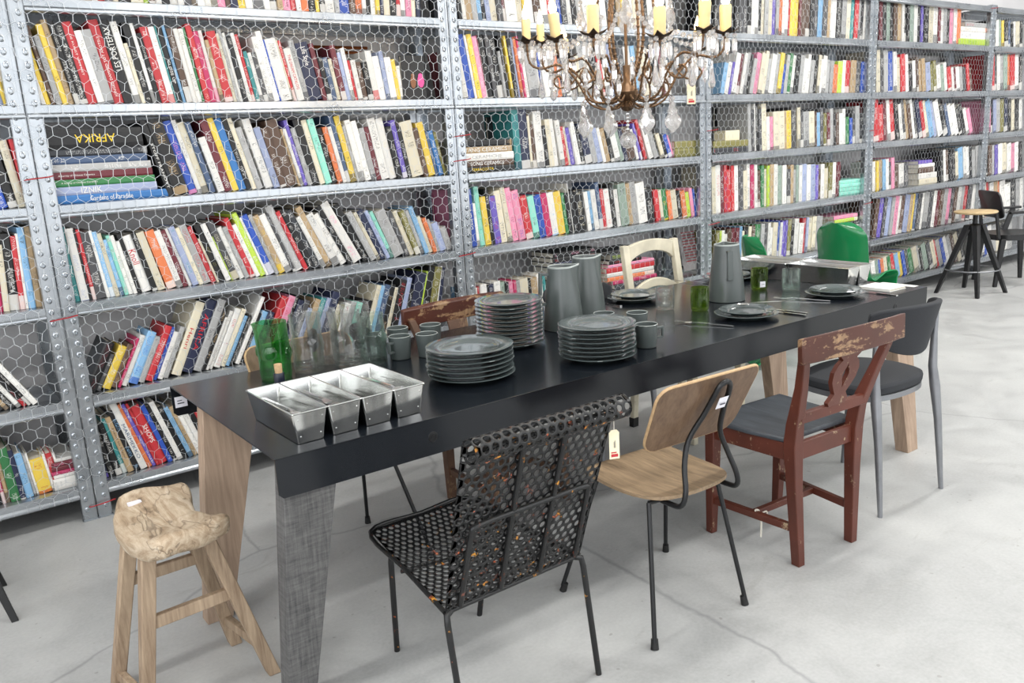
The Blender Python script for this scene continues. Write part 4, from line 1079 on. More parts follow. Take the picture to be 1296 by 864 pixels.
# ------------------------------------------------------------------ chairs
def perf_sheet(name, fun, U, V, pitch, hole, mat, parent, keep=None):
    "sheet of round punched holes in a hexagonal pattern; fun(u, v) in metres -> 3D"
    verts, idx, faces = [], {}, []
    def vid(u, v):
        k = (round(u*4000), round(v*4000))
        if k not in idx: idx[k] = len(verts); verts.append(tuple(fun(min(max(u,0),U), min(max(v,0),V))))
        return idx[k]
    ry = pitch*.8660254; j = 0; v = 0.0; mg = hole+.0012
    while v < V+ry*.6:
        u = pitch/2 if j % 2 else 0.0
        while u < U+pitch*.6:
            o = [vid(u+pitch/math.sqrt(3)*math.sin(math.radians(60*k)), v+pitch/math.sqrt(3)*math.cos(math.radians(60*k))) for k in range(6)]
            if mg < u < U-mg and mg < v < V-mg:
                c = [vid(u+hole*math.sin(math.radians(30*k)), v+hole*math.cos(math.radians(30*k))) for k in range(12)]
                for k in range(6):
                    a, b = o[k], o[(k+1) % 6]; p, q, r = c[2*k], c[2*k+1], c[(2*k+2) % 12]
                    faces += [(a,p,q), (a,q,b), (q,r,b)]
            else:
                oo = []
                for q in o:
                    if q not in oo: oo.append(q)
                if len(oo) >= 3: faces.append(tuple(oo))
            u += pitch
        v += ry; j += 1
    me = bpy.data.meshes.new(name); me.from_pydata(verts, [], faces); me.shade_smooth(); me.materials.append(mat)
    o = bpy.data.objects.new(name, me); COL.objects.link(o); o.parent = parent
    s = o.modifiers.new('gauge', 'SOLIDIFY'); s.thickness = .0028; s.offset = 0
    return o
def tubes(name, paths, r, mat, parent, k=5, n=8):
    m = MB()
    for p in paths: m.tube(smooth_path(p, k), r, n)
    return obj(name, m, mat, parent, smooth=60)

# perforated black metal chair
ch = thing('perforated_metal_chair', 'black perforated metal chair with chipped paint and a rolled top edge', 'chair', (.645,-2.02,0))
def mseat(u, v):
    U, V = .45, .52
    s_ = u/U*2-1; t = v/V                     # t 0 at the back, 1 at the front edge
    w = .222-.045*t
    z = .353+.040*t-.026*math.sin(PI*min(t*.96,1))*(1-s_**4)
    return (s_*w, -.185+.48*t, z)
perf_sheet('seat', mseat, .45, .52, .0262, .0094, M['chipped'], ch)
BL = .515; RR = .029
def mback(u, v):
    s_ = u/.46*2-1; x = s_*(.222+.012*min(v/BL,1))-.003+.0
    d = Vector((0,-.155,.485)).normalized(); p0 = Vector((0,-.190,.350))
    if v <= BL: p = p0+d*v
    else:
        a = (v-BL)/RR; n = Vector((0,-d.z,d.y))                 # curls away from the sitter, back and down
        p = p0+d*BL+d*(RR*math.sin(a))+n*(RR*(1-math.cos(a)))
    return (x, p.y, p.z)
perf_sheet('backrest', mback, .46, BL+RR*5.6, .0262, .0094, M['chipped'], ch)
bz = lambda z: -.190-.155*(z-.35)/.485
tubes('seat_frame', [[(-.222,-.19,.355),(0,-.19,.355),(.222,-.19,.355)], [(-.222,-.19,.355),(-.2,.05,.372),(-.178,.288,.391),(0,.298,.391),(.178,.288,.391),(.2,.05,.372),(.222,-.19,.355)], [(-.19,.09,.345),(0,.09,.325),(.19,.09,.345)]], .0065, M['chipped'], ch)
tubes('backrest_frame', [[(-.188,bz(.37)-.012,.37),(-.186,bz(.5)-.012,.5),(-.183,bz(.585)-.012,.585),(-.165,bz(.605)-.012,.605),(0,bz(.607)-.012,.607),(.165,bz(.605)-.012,.605),(.183,bz(.585)-.012,.585),(.186,bz(.5)-.012,.5),(.188,bz(.37)-.012,.37)],
  [(-.062,bz(.37)-.010,.37),(-.062,bz(.6)-.010,.6),(-.062,bz(.81)-.010,.81)], [(.066,bz(.37)-.010,.37),(.066,bz(.6)-.010,.6),(.066,bz(.81)-.010,.81)]], .0075, M['chipped'], ch)
for p in ([(-.205,-.19,.355),(-.222,-.196,.349),(-.224,-.20,.325),(-.219,-.24,0)], [(.205,-.19,.355),(.222,-.196,.349),(.226,-.20,.325),(.232,-.242,0)],
          [(-.174,.17,.365),(-.172,.185,.33),(-.148,.25,0)], [(.174,.17,.365),(.172,.185,.33),(.155,.245,0)]):
    m = MB().tube(p, .0088, 10); obj('leg', m, M['chipped'], ch, smooth=60)

# bent plywood chair on black rods
def ply_chair(name, label, feet, dark=False):
    r = thing(name, label, 'chair')
    out = chaikin([(-.175,.20),(.175,.20),(.185,.10),(.178,-.10),(.12,-.185),(-.12,-.185),(-.178,-.10),(-.185,.10)], 2)
    def sf(u, v): return (u, v, .432+.10*u*u*.9-.010*math.cos(v*9)-(max(0, v-.13)**2)*2.2)
    m = MB().shell(out, sf, .011); s_ = obj('seat', m, M['ply'], r, smooth=40)
    bo = round_rect(.40, .235, .045, 4)
    def bf(u, v):
        k = 1+.10*(v/.235); return (u*k+.012, -.165-.44*v+.30*u*u-.012, .680+v*.93+.16*u*u)
    m = MB().shell(bo, bf, .011); b = obj('backrest', m, M['ply_back'], r, smooth=40)
    edge = [Vector(bf(u*1.004, v*1.004)) for u, v in bo]
    # pale ply edge shown all round
    m = MB().tube(edge, .0052, 6, True); e = obj('edge', m, M['ply_edge'], b, smooth=60); e['label'] = 'pale plywood edge of the backrest'
    loop = [(-.11,-.02,.410),(-.11,-.16,.408),(-.108,-.205,.418),(-.098,-.212,.46),(-.080,-.190,.53),(-.05,-.178,.60),(-.012,-.205,.68),(.004,-.228,.735),(.014,-.240,.765),(.036,-.246,.778),(.058,-.240,.765),(.066,-.228,.735),(.07,-.205,.68),(.084,-.178,.60),(.104,-.190,.53),(.120,-.212,.46),(.128,-.205,.418),(.13,-.16,.408),(.13,-.02,.410)]
    tubes('back_loop', [loop], .0085, M['blk_steel'], r, 4, 10)
    tubes('seat_frame', [[(-.16,-.12,.413),(0,-.12,.405),(.13,-.12,.413)], [(-.15,.13,.413),(0,.13,.406),(.15,.13,.413)], [(-.11,-.12,.407),(-.10,.13,.407)], [(.13,-.12,.407),(.12,.13,.407)]], .0075, M['blk_steel'], r)
    tops = [(-.160,-.12,.413),(.13,-.12,.413),(-.15,.13,.413),(.15,.13,.413)]
    for t, f in zip(tops, feet):
        d = Vector((f[0],f[1],0))-Vector(t)
        m = MB().tube([t, Vector(t)+d*.06+Vector((.0,0,.004)), (f[0],f[1],.02)], .0075, 10); l = obj('leg', m, M['blk_steel'], r, smooth=60)
        m = MB().tube([(f[0]-d.x*.07, f[1]-d.y*.07, .03),(f[0],f[1],.0)], [.0105,.0125], 10); obj('rubber_foot', m, M['rubber'], l, smooth=60)
    return r, s_, b
pc, ps_, pb_ = ply_chair('plywood_chair', 'bent plywood chair on thin black rods between mesh chair and red chair', [(-.237,-.217),(.157,-.217),(-.243,.225),(.218,.208)])
pc.location = (1.33,-2.08,0); pc.rotation_euler.z = math.radians(-3)
m = MB(); sk = [(.020,-.2145,.690),(.058,-.2145,.690),(.058,-.232,.728),(.020,-.232,.728)]
m.add([Vector(p)+Vector((0,-.0012,0)) for p in sk]+[Vector(p) for p in sk], [(0,1,2,3),(7,6,5,4),(0,4,5,1),(1,5,6,2),(2,6,7,3),(3,7,4,0)])
st = obj('price_sticker', m, M['sticker'], pc, smooth=False); st['label'] = 'small white price sticker on the backrest'
st.location = (0,-.0035,0)
m = MB(); m.add([Vector((.027,-.2238,.703)),Vector((.05,-.2238,.703)),Vector((.05,-.2260,.708)),Vector((.027,-.2260,.708))], [(0,1,2,3)]); obj('sticker_print', m, M['print'], st, smooth=False).location = (0,-.0018,0)
pc2, _, _ = ply_chair('plywood_chair', 'plywood chair behind the glass jugs, its back to the bookshelf', [(-.20,-.215),(.165,-.215),(-.24,.225),(.235,.215)])
pc2.location = (.655,-1.10,0); pc2.rotation_euler.z = PI; pc2.scale = (1,1,1.03)

# worn red wooden chair (and the old brown one on the far side)
def wooden_chair(name, label, mats, plain_splat=False):
    wood_, rail_, seat_ = mats; r = thing(name, label, 'chair')
    for s_ in (-1, 1):
        m = MB(); rings = []
        for z, x, y, a, b in ((0,.145,-.185,.032,.034),(.30,.158,-.172,.040,.042),(.44,.163,-.168,.046,.05),(.52,.168,-.178,.040,.046),(.66,.196,-.222,.033,.032),(.80,.232,-.262,.030,.026)):
            rings.append([Vector((s_*x+i*a/2, y+j*b/2, z)) for i, j in ((-1,-1),(1,-1),(1,1),(-1,1))])
        m.loft(rings); obj('rear_leg', m, wood_, r, bevel=.003)
        m = MB(); m.taper((s_*.185,.185,0), .030, .030, (s_*.190,.170,.445), .046, .046); obj('front_leg', m, wood_, r, bevel=.003)
    for nm, a, b, t in (('apron',(-.163,-.168),(.163,-.168),.02),('apron',(-.163,-.168),(-.19,.17),.02),('apron',(.163,-.168),(.19,.17),.02),('apron',(-.19,.17),(.19,.17),.02)):
        A, B = Vector((*a,.415)), Vector((*b,.415)); d = (B-A).normalized(); m = MB()
        m.taper(A, t, .062, B, t, .062, Vector((-d.y,d.x,0)), Vector((0,0,1))); obj('apron', m, wood_, r, bevel=.002)
    m = MB(); out = [(-.215,.205),(.215,.205),(.205,.0),(.178,-.15),(-.178,-.15),(-.205,.0)]
    m.prism(out, Matrix.Translation((0,0,.447)), .018); st_ = obj('seat', m, seat_, r, bevel=.006)
    m = MB(); n = 8; rings = []
    for i in range(n+1):
        x = -.268+.536*i/n; y = -.272-.018*(1-(x/.268)**2)
        rings.append([Vector((x,y-.011+dy,z)) for dy, z in ((0,.762),(.022,.758),(.024,.842),(.002,.848+.006*(1-(x/.268)**2)))])
    m.loft(rings); obj('top_rail', m, rail_, r, bevel=.004)
    m = MB(); m.taper((-.172,-.197,.545), .022, .036, (.172,-.197,.545), .022, .036, Vector((0,1,0)), Vector((0,0,1))); obj('cross_rail', m, wood_, r, bevel=.002)
    # splat
    y_at = lambda z: -.205-.28*(z-.56)
    if plain_splat:
        m = MB(); m.taper((0,y_at(.56),.56), .085, .012, (0,y_at(.765),.765), .10, .012); obj('splat', m, wood_, r, bevel=.002)
    else:
        prof = [(.56,.040),(.575,.052),(.59,.042),(.605,.030),(.625,.044),(.655,.062),(.69,.066),(.715,.055),(.732,.036),(.745,.052),(.758,.058),(.77,.058)]
        m = MB()
        hole = [(.645,.006),(.655,.012),(.675,.017),(.69,.014),(.700,.006)]
        def hw(z):
            for (a, b), (c_, d) in zip(hole, hole[1:]):
                if a <= z <= c_: return b+(d-b)*(z-a)/(c_-a)
            return 0
        zs = sorted(set([p[0] for p in prof]+[h_[0] for h_ in hole]))
        def pw(z):
            for (a, b), (c_, d) in zip(prof, prof[1:]):
                if a <= z <= c_: return b+(d-b)*(z-a)/(c_-a)
            return prof[-1][1]
        for s_ in (-1, 1):
            rings = []
            for z in zs:
                y = y_at(z); a, b = hw(z), pw(z)
                rings.append([Vector((s_*a,y-.008,z)),Vector((s_*b,y-.008,z)),Vector((s_*b,y+.008,z)),Vector((s_*a,y+.008,z))])
            m.loft(rings)
        obj('splat', m, wood_, r, smooth=30)
    m = MB()
    for s_ in (-1, 1): m.taper((s_*.150,-.178,.135), .022, .026, (s_*.186,.180,.135), .022, .026, Vector((1,0,0)), Vector((0,0,1)))
    m.taper((-.168,.0,.135), .020, .024, (.168,.0,.135), .020, .024, Vector((0,1,0)), Vector((0,0,1))); obj('stretcher', m, wood_, r, bevel=.002)
    return r
rc = wooden_chair('wooden_chair', 'worn red painted wooden chair with pierced splat and dark seat', (M['worn_red'], M['worn_rail'], M['slate_seat']))
rc.location = (1.975,-2.09,0); rc.rotation_euler.z = math.radians(-4)
oc = wooden_chair('wooden_chair', 'old brown wooden chair behind the mugs, rail rubbed bare', (M['old_brown'], M['worn_rail'], M['old_brown']), True)
oc.location = (1.40,-1.10,0); oc.rotation_euler.z = PI+.04
m = MB(); m.tube(smooth_path([(0,0,.016),(.014,0,.006),(.010,0,-.016),(-.008,0,-.014),(-.012,0,.004),(0,0,.016),(.004,-.016,-.02),(.002,-.018,-.085)], 5), .0035, 6)
m.tube(smooth_path([(0,-.016,.004),(.028,-.02,.008),(.034,-.02,-.004)], 4), .003, 6)
so = obj('string_bow', m, M['string'], None, smooth=60); so.location = (1.815,-2.09,.135); tag(so, 'white string knotted round the red chair low stretcher', 'string')

# upholstered chair on cast aluminium legs
def alu_chair(name, label):
    r = thing(name, label, 'chair')
    out = chaikin([(-.20,.20),(.20,.20),(.235,.0),(.19,-.19),(-.19,-.19),(-.235,.0)], 3)
    m = MB().shell(out, lambda u, v: (u, v, .478+.012*(1-(u*u+v*v)/.05)), .045); obj('seat', m, M['grey_cloth'], r, smooth=60, bevel=.012)
    m = MB().shell([(u*.985, v*.985) for u, v in out], lambda u, v: (u, v, .448), .022); obj('seat_rim', m, M['cast_alu'], r, smooth=40)
    def bk(u, v):
        a = (u-.5)*2*.90; w = math.cos((u-.5)*PI*.93)**.4; zc = .715+.03*(2*abs(u-.5))**2
        rr = .25+.02*(v-.5)
        return (rr*math.sin(a), .045-(.29+.05*(v-.5))*math.cos(a), zc+(v-.5)*.205*w)
    m = MB().sheet(bk, 36, 8, .022); obj('backrest', m, M['grey_cloth'], r, smooth=60, bevel=.005)
    for s_ in (-1, 1):
        m = MB(); rings = []
        for z, x, y, a, b in ((0,.212,-.235,.018,.02),(.012,.211,-.234,.018,.02),(.30,.205,-.208,.030,.032),(.44,.200,-.190,.040,.042),(.52,.194,-.180,.030,.036),(.66,.196,-.178,.022,.026),(.74,.198,-.183,.014,.016)):
            rings.append([Vector((s_*x+a/2*math.cos(q), y+b/2*math.sin(q), z)) for q in [2*PI*k/10 for k in range(10)]])
        m.loft(rings); obj('rear_leg', m, M['cast_alu'], r, smooth=50)
        m = MB(); rings = []
        for z, x, y, a, b in ((0,.168,.198,.016,.018),(.3,.165,.175,.026,.028),(.445,.162,.16,.036,.038)):
            rings.append([Vector((s_*x+a/2*math.cos(q), y+b/2*math.sin(q), z)) for q in [2*PI*k/10 for k in range(10)]])
        m.loft(rings); obj('front_leg', m, M['cast_alu'], r, smooth=50)
    return r
ac = alu_chair('upholstered_chair', 'charcoal upholstered chair on grey metal legs beside the red chair'); ac.location = (2.585,-2.03,0); ac.rotation_euler.z = math.radians(-3)
ac2 = alu_chair('upholstered_chair', 'charcoal upholstered chair beyond the table, behind the two pitchers'); ac2.location = (2.06,-1.02,0); ac2.rotation_euler.z = PI-.05

# cream painted open-back chair
cc = thing('painted_chair', 'cream painted wooden chair with arched open back, paint rubbed', 'chair', (2.66,-1.02,0), PI+.02)
for s_ in (-1, 1):
    m = MB(); rings = []
    for z, x, y, a in ((0,.185,-.215,.034),(.44,.186,-.19,.044),(.70,.188,-.215,.042),(.955,.186,-.255,.040)):
        rings.append([Vector((s_*x+i*a/2, y+j*a*.38, z)) for i, j in ((-1,-1),(1,-1),(1,1),(-1,1))])
    m.loft(rings); l = obj('rear_leg', m, M['worn_white'], cc, bevel=.004)
    m = MB(); m.taper((s_*.187,-.215,0), .037, .030, (s_*.187,-.2135,.05), .0385, .0325); obj('dark_foot', m, M['rubber'], l, smooth=False)
    m = MB(); m.taper((s_*.185,.19,0), .03, .03, (s_*.185,.18,.44), .042, .042); obj('front_leg', m, M['worn_white'], cc, bevel=.003)
m = MB(); rings = []
for i in range(13):
    x = -.168+.336*i/12; q = 1-(x/.168)**2; y = -.252
    rings.append([Vector((x,y-.012,.855+.055*q**.7)),Vector((x,y+.012,.855+.055*q**.7)),Vector((x,y+.012,.948+.022*q)),Vector((x,y-.012,.948+.022*q))])
m.loft(rings); obj('top_rail', m, M['worn_white'], cc, bevel=.003)
m = MB(); rings = []
for i in range(13):
    x = -.168+.336*i/12; q = 1-(x/.168)**2; y = -.222
    rings.append([Vector((x,y-.01,.675+.05*q)),Vector((x,y+.01,.675+.05*q)),Vector((x,y+.01,.715+.055*q)),Vector((x,y-.01,.715+.055*q))])
m.loft(rings); obj('cross_rail', m, M['worn_white'], cc, bevel=.003)
m = MB().prism([(-.20,.205),(.20,.205),(.195,-.18),(-.195,-.18)], Matrix.Translation((0,0,.44)), .028); obj('seat', m, M['worn_white'], cc, bevel=.006)
for a, b in (((-.186,-.19),(.186,-.19)),((-.186,-.19),(-.185,.18)),((.186,-.19),(.185,.18)),((-.185,.18),(.185,.18))):
    A, B = Vector((*a,.41)), Vector((*b,.41)); d = (B-A).normalized(); m = MB(); m.taper(A, .018, .05, B, .018, .05, Vector((-d.y,d.x,0)), Vector((0,0,1))); obj('apron', m, M['worn_white'], cc, bevel=.002)

# green cantilevered plastic chairs: one moulded shell
def green_chair(label):
    prof = smooth_path([(0,-.235,.84),(0,-.225,.78),(0,-.205,.66),(0,-.185,.54),(0,-.15,.455),(0,-.05,.425),(0,.10,.43),(0,.20,.425),(0,.235,.395),(0,.215,.33),(0,.12,.20),(0,.0,.10),(0,-.12,.035),(0,-.19,.006)], 4)
    n = len(prof)-1
    def f(u, v):
        k = v*n; i = min(int(k), n-1); p = prof[i].lerp(prof[i+1], k-i); s_ = 2*u-1
        up = max(0, min(1, (p.z-.44)/.40)) if v < .5 else 0
        w = .20
        if up > .72: w *= math.sqrt(max(.02, 1-((up-.72)/.30)**2))
        if v > .62: w *= 1-.10*math.sin((v-.62)/.38*PI)
        cur = .055*s_*s_
        if v < .35: return (s_*w, p.y+cur*1.1, p.z)
        t = min(1, (v-.35)/.1)
        if v < .66: return (s_*w, p.y+cur*1.1*(1-t), p.z+cur*.9*t)
        return (s_*w, p.y-cur*1.6*min(1,(v-.66)/.2), p.z)
    return tag(obj('moulded_chair', MB().sheet(f, 16, n*2, .009), M['green_shell'], None, smooth=70), label, 'chair', 'green moulded plastic chairs')
g1 = green_chair('glossy green moulded plastic chair standing by the shelves beyond the big tins'); g1.location = (4.98,-.52,0); g1.rotation_euler.z = math.radians(-92)
g2 = green_chair('glossy green moulded plastic chair at the table end behind the lone pitcher'); g2.location = (4.03,-.57,0); g2.rotation_euler.z = math.radians(-122)

# weathered stool
ws = thing('wooden_stool', 'weathered rough wooden stool with saddle seat by the table end', 'stool', (-.02,-1.48,0))
out = chaikin([(-.105,.178),(-.075,.212),(.075,.202),(.098,.178),(.088,.11),(.060,.03),(.066,-.06),(.105,-.135),(.108,-.162),(.02,-.205),(-.078,-.238),(-.098,-.222),(-.132,-.10),(-.138,.05)], 2)
def stf(u, v):
    return (u, v, 
        .505+.030*(abs(v)/.2)**2-.020+.004*math.sin(u*40+v*13)+.003*math.sin(v*60-u*20))
m = MB().shell([(x*1.06, y*1.05) for x, y in out], stf, .058, (1.0,.985,.955,.9,.8,.68,.54,.38,.2), (.42,.68,.88,1,1,1,1,1,1)); obj('seat', m, M['elm'], ws, smooth=70)
m = MB().box((-.082,.132,.524),(-.045,.15,.531)); st = obj('price_sticker', m, M['sticker'], ws, smooth=False); st['label'] = 'small white sticker on the seat'
LEGS = {'fl': ((-.10,-.125,.485),(-.162,-.095,0)), 'bl': ((-.10,.06,.485),(-.196,.105,0)), 'br': ((.045,.055,.485),(.150,.098,0)), 'fr': ((.055,-.10,.485),(.185,-.135,0))}
for k, (a, b) in LEGS.items():
    m = MB(); m.taper(b, .036, .040, a, .040, .044); obj('leg', m, M['stool_leg'], ws, bevel=.004)
def on_leg(k, z):
    a, b = Vector(LEGS[k][0]), Vector(LEGS[k][1]); return b+(a-b)*(z/.485)
for a, b, za, zb, h, w in (('fl','fr',.275,.285,.036,.022),('bl','br',.33,.335,.034,.022),('bl','fl',.045,.045,.03,.022),('br','fr',.10,.10,.028,.022)):
    A, B = on_leg(a, za), on_leg(b, zb); d = (B-A); d.z = 0; d.normalize()
    m = MB(); m.taper(A-d*.012, w, h, B+d*.012, w, h, Vector((-d.y,d.x,0)), Vector((0,0,1))); obj('stretcher', m, M['stool_leg'], ws, bevel=.003)

# far black stool with pale round top, black armchair, cut-off stool
bs = thing('bar_stool', 'black legged stool with a pale round wooden top, far along the shelves', 'stool', (7.03,-.40,0))
m = MB(); m.lathe([(0,.690),(.10,.690),(.165,.700),(.172,.708),(.170,.716),(.163,.720),(0,.721)], 40); t_ = obj('seat', m, M['birch'], bs, smooth=40); t_['label'] = 'pale round wooden seat'
for a in (20, 110, 200, 290):
    c, s_ = math.cos(math.radians(a+16)), math.sin(math.radians(a+16)); m = MB()
    m.taper((c*.275,s_*.275,0), .03, .03, (c*.05,s_*.05,.60), .062, .05); obj('leg', m, M['blk_wood'], bs, bevel=.003)
m = MB(); m.lathe([(0,.56),(.055,.56),(.055,.60),(.02,.61),(.02,.69),(0,.69)], 20); obj('hub', m, M['blk_steel'], bs, smooth=40)
m = MB(); m.tube([(.215*math.cos(2*PI*k/28), .215*math.sin(2*PI*k/28), .215) for k in range(28)], .006, 6, True); obj('foot_ring', m, M['cast_alu'], bs, smooth=60)
ba = thing('armchair', 'black lacquered wooden armchair with curved back at the picture edge', 'chair', (7.72,-.42,0), math.radians(-132))
out = chaikin([(-.22,.23),(.22,.23),(.235,.0),(.20,-.21),(-.20,-.21),(-.235,.0)], 2)
m = MB().shell(out, lambda u, v: (u, v, .435+.12*u*u), .05); obj('seat', m, M['blk_wood'], ba, smooth=40)
bo = round_rect(.42, .24, .05, 4)
m = MB().shell(bo, lambda u, v: (u, -.225-.25*v+.55*u*u, .73+v), .014); obj('backrest', m, M['blk_wood'], ba, smooth=40)
for s_ in (-1, 1):
    for y, yt in ((.20,.17),(-.22,-.17)):
        m = MB(); m.taper((s_*.215,y,0), .03, .03, (s_*.20,yt,.43), .045, .045); obj('leg', m, M['blk_wood'], ba, bevel=.003)
    m = MB(); m.taper((s_*.22,.02,.43), .028, .05, (s_*.24,.10,.655), .028, .04); obj('arm_post', m, M['blk_wood'], ba, bevel=.003)
    m = MB(); m.taper((s_*.225,-.14,.662), .045, .02, (s_*.245,.17,.668), .055, .02, Vector((1,0,0)), Vector((0,0,1))); obj('armrest', m, M['blk_wood'], ba, bevel=.004)
    m = MB(); m.taper((s_*.17,-.19,.42), .03, .025, (s_*.16,-.225,.68), .03, .02); obj('back_post', m, M['blk_wood'], ba, bevel=.002)
lo = thing('low_stool', 'dark slim leg of a low stool, cut off by the picture edge', 'stool', (-.565,-.57,0))
m = MB(); m.lathe([(0,.40),(.15,.40),(.16,.408),(.16,.418),(.15,.425),(0,.425)], 32); obj('seat', m, M['blk_wood'], lo, smooth=40)
for a in (45, 135, 225, 315):
    c, s_ = math.cos(math.radians(a)), math.sin(math.radians(a)); m = MB(); m.taper((c*.225,s_*.225,0), .022, .022, (c*.10,s_*.10,.40), .032, .032); obj('leg', m, M['blk_wood'], lo, bevel=.002)
# ------------------------------------------------------------------ chandelier
CX, CY = 1.895, -1.40
cl = thing('chandelier', 'brass and crystal chandelier with lit candle bulbs hanging above the table', 'chandelier', (CX,CY,0))
def pol(r, a, z): return Vector((r*math.cos(a), r*math.sin(a), z))
obj('stem', MB().tube([(0,0,1.60),(0,0,2.45)], .006, 10), M['bronze'], cl, smooth=50)
m = MB(); z = 2.46
while z < 3.64:
    k = int(z*100) % 2
    m.tube([Vector((.013*math.cos(2*PI*i/12)*(1 if k else .0), .013*math.cos(2*PI*i/12)*(0 if k else 1), z+.022*math.sin(2*PI*i/12))) for i in range(12)], .0035, 6, True); z += .033
obj('chain', m, M['bronze'], cl, smooth=50)
m = MB(); m.lathe([(0,3.63),(.02,3.63),(.06,3.66),(.065,3.70),(0,3.70)], 24); obj('ceiling_rose', m, M['bronze'], cl, smooth=40)
m = MB(); m.lathe([(0,1.585),(.016,1.59),(.030,1.605),(.020,1.625),(.038,1.64),(.046,1.66),(.026,1.685),(.014,1.70),(.014,1.76),(0,1.76)], 24); obj('hub', m, M['bronze'], cl, smooth=50)
def beaded(path, r, name, mat=None):
    p = smooth_path(path, 5); m = MB().tube(p, r, 8)
    L_ = 0
    for a, b in zip(p, p[1:]):
        L_ += (b-a).length
        if L_ > .013: m.sphere(b, r*1.45, 6, 4); L_ = 0
    return obj(name, m, mat or M['bronze'], cl, smooth=60)
for k in range(6):
    a = 2*PI*k/6+.35
    beaded([pol(.045,a,1.70),pol(.085,a,1.76),pol(.115,a,1.86),pol(.105,a,2.0),pol(.07,a,2.14),pol(.05,a,2.26),pol(.02,a,2.36)], .0055, 'frame_rod')
def drop(p, kind, s_=1.0, a=0.0):
    "faceted crystal hanging from point p (parent space)"
    m = MB(); p = Vector(p)
    m.sphere(p+Vector((0,0,-.007*s_)), .0075*s_, 6, 4)
    if kind == 'spear':
        m.lathe([(0,-.013),(.0065,-.018),(.0085,-.03),(.0075,-.052),(0,-.068)], 6, Matrix.Translation(p) @ Matrix.Scale(s_, 4))
    elif kind == 'tear':
        m.lathe([(0,-.013),(.003,-.018),(.0045,-.04),(.0095,-.07),(.0115,-.083),(.008,-.094),(0,-.099)], 8, Matrix.Translation(p) @ Matrix.Scale(s_, 4))
    elif kind == 'leaf':
        R = Matrix.Translation(p) @ Matrix.Rotation(a, 4, 'Z') @ Matrix.Scale(s_, 4)
        o_ = [(0,-.013),(.007,-.022),(.006,-.030),(.015,-.042),(.013,-.049),(.024,-.066),(.0255,-.076),(.018,-.090),(.011,-.096),(0,-.106)]
        outl = o_+[(-x,z) for x, z in o_[-2:0:-1]]
        n = len(outl)
        rings = [[R @ Vector((x*k, y, -.062+(z+.062)*k)) for x, z in outl] for k, y in ((.55,-.0085),(1.0,-.002),(1.0,.002),(.55,.0085))]
        m.loft(rings)
    return obj('crystal_drop', m, M['crystal'], cl, smooth=False)
BULBS = []
CAND = [(144,.383,1.872,0,.9),(109,.386,1.885,0,.85),(189,.409,1.838,8,1.0),(86,.39,1.835,6,.85),(210,.414,1.836,0,1.1),(243,.384,1.818,0,1.1),(2,.43,1.825,0,.9),(275,.36,1.842,4,1.12),(311,.373,1.850,0,1.15)]
for i, (deg, r, zc, tilt, s_) in enumerate(CAND):
    a = math.radians(deg); aw = a
    beaded([pol(.03,a,1.655),pol(.08,a,1.625),pol(.15,a,1.64),pol(.20,a,1.72),pol(.26,a,1.775),pol(.33,a,1.765),pol(r-.008,a,1.79),pol(r,a,zc-.012)], .0042, 'arm')
    b = pol(.19, a, 1.735); beaded([b, pol(.22,a,1.70), pol(.265,a,1.69), pol(.285,a,1.715), pol(.265,a,1.735), pol(.25,a,1.72)], .0035, 'scroll')
    c = pol(r, a, zc)
    # leafy drip pan
    m = MB()
    for k in range(5):
        t = 2*PI*k/5+i; d = Vector((math.cos(t), math.sin(t), 0)); q = Vector((-d.y, d.x, 0))
        vs = [c+q*-.008+Vector((0,0,-.006)), c+q*.008+Vector((0,0,-.006)), c+d*.022+q*.017+Vector((0,0,.0)), c+d*.036+q*.010+Vector((0,0,.004)), c+d*.052+Vector((0,0,.015)), c+d*.036-q*.010+Vector((0,0,.004)), c+d*.022-q*.017]
        n = len(vs); vs2 = vs+[v+Vector((0,0,-.0016)) for v in vs]
        m.add(vs2, [tuple(range(n)), tuple(range(2*n-1,n-1,-1))]+[(j,n+j,n+(j+1)%n,(j+1)%n) for j in range(n)])
    m.lathe([(0,-.014),(.010,-.012),(.017,-.002),(.015,.006),(0,.006)], 14, Matrix.Translation(c)); obj('drip_pan', m, M['leaf_metal'], cl, smooth=35)
    R = Matrix.Translation(c) @ Matrix.Rotation(math.radians(tilt), 4, Vector((-math.sin(a), math.cos(a), 0)))
    h = .086*s_; rad = .0185*s_
    m = MB()
    def wob(v, an): return Vector((v.x*(1+.05*math.sin(3*an+v.z*60)), v.y*(1+.05*math.sin(4*an)), v.z))
    m.lathe([(0,.003),(rad,.003),(rad*1.0,h*.5),(rad*1.06,h*.92),(rad*.92,h),(0,h)], 16, R, True, wob)
    cs = obj('candle', m, M['wax'], cl, smooth=50)
    m = MB(); m.lathe([(0,h-.002),(.009*s_,h),(.0145*s_,h+.014),(.013*s_,h+.026),(.005*s_,h+.044),(0,h+.060)], 12, R); obj('flame_bulb', m, M['flame'], cs, smooth=60)
    BULBS.append(R @ Vector((0,0,h+.03)))
    for k in range(4):
        t = 2*PI*k/4+i*.7; drop(c+Vector((.034*math.cos(t), .034*math.sin(t), -.002)), 'spear', 1.25)
    drop(pol(r-.05, a, 1.775), 'tear', 1.25)
    drop(pol(.30, a+.12, 1.757), 'spear', 1.25)
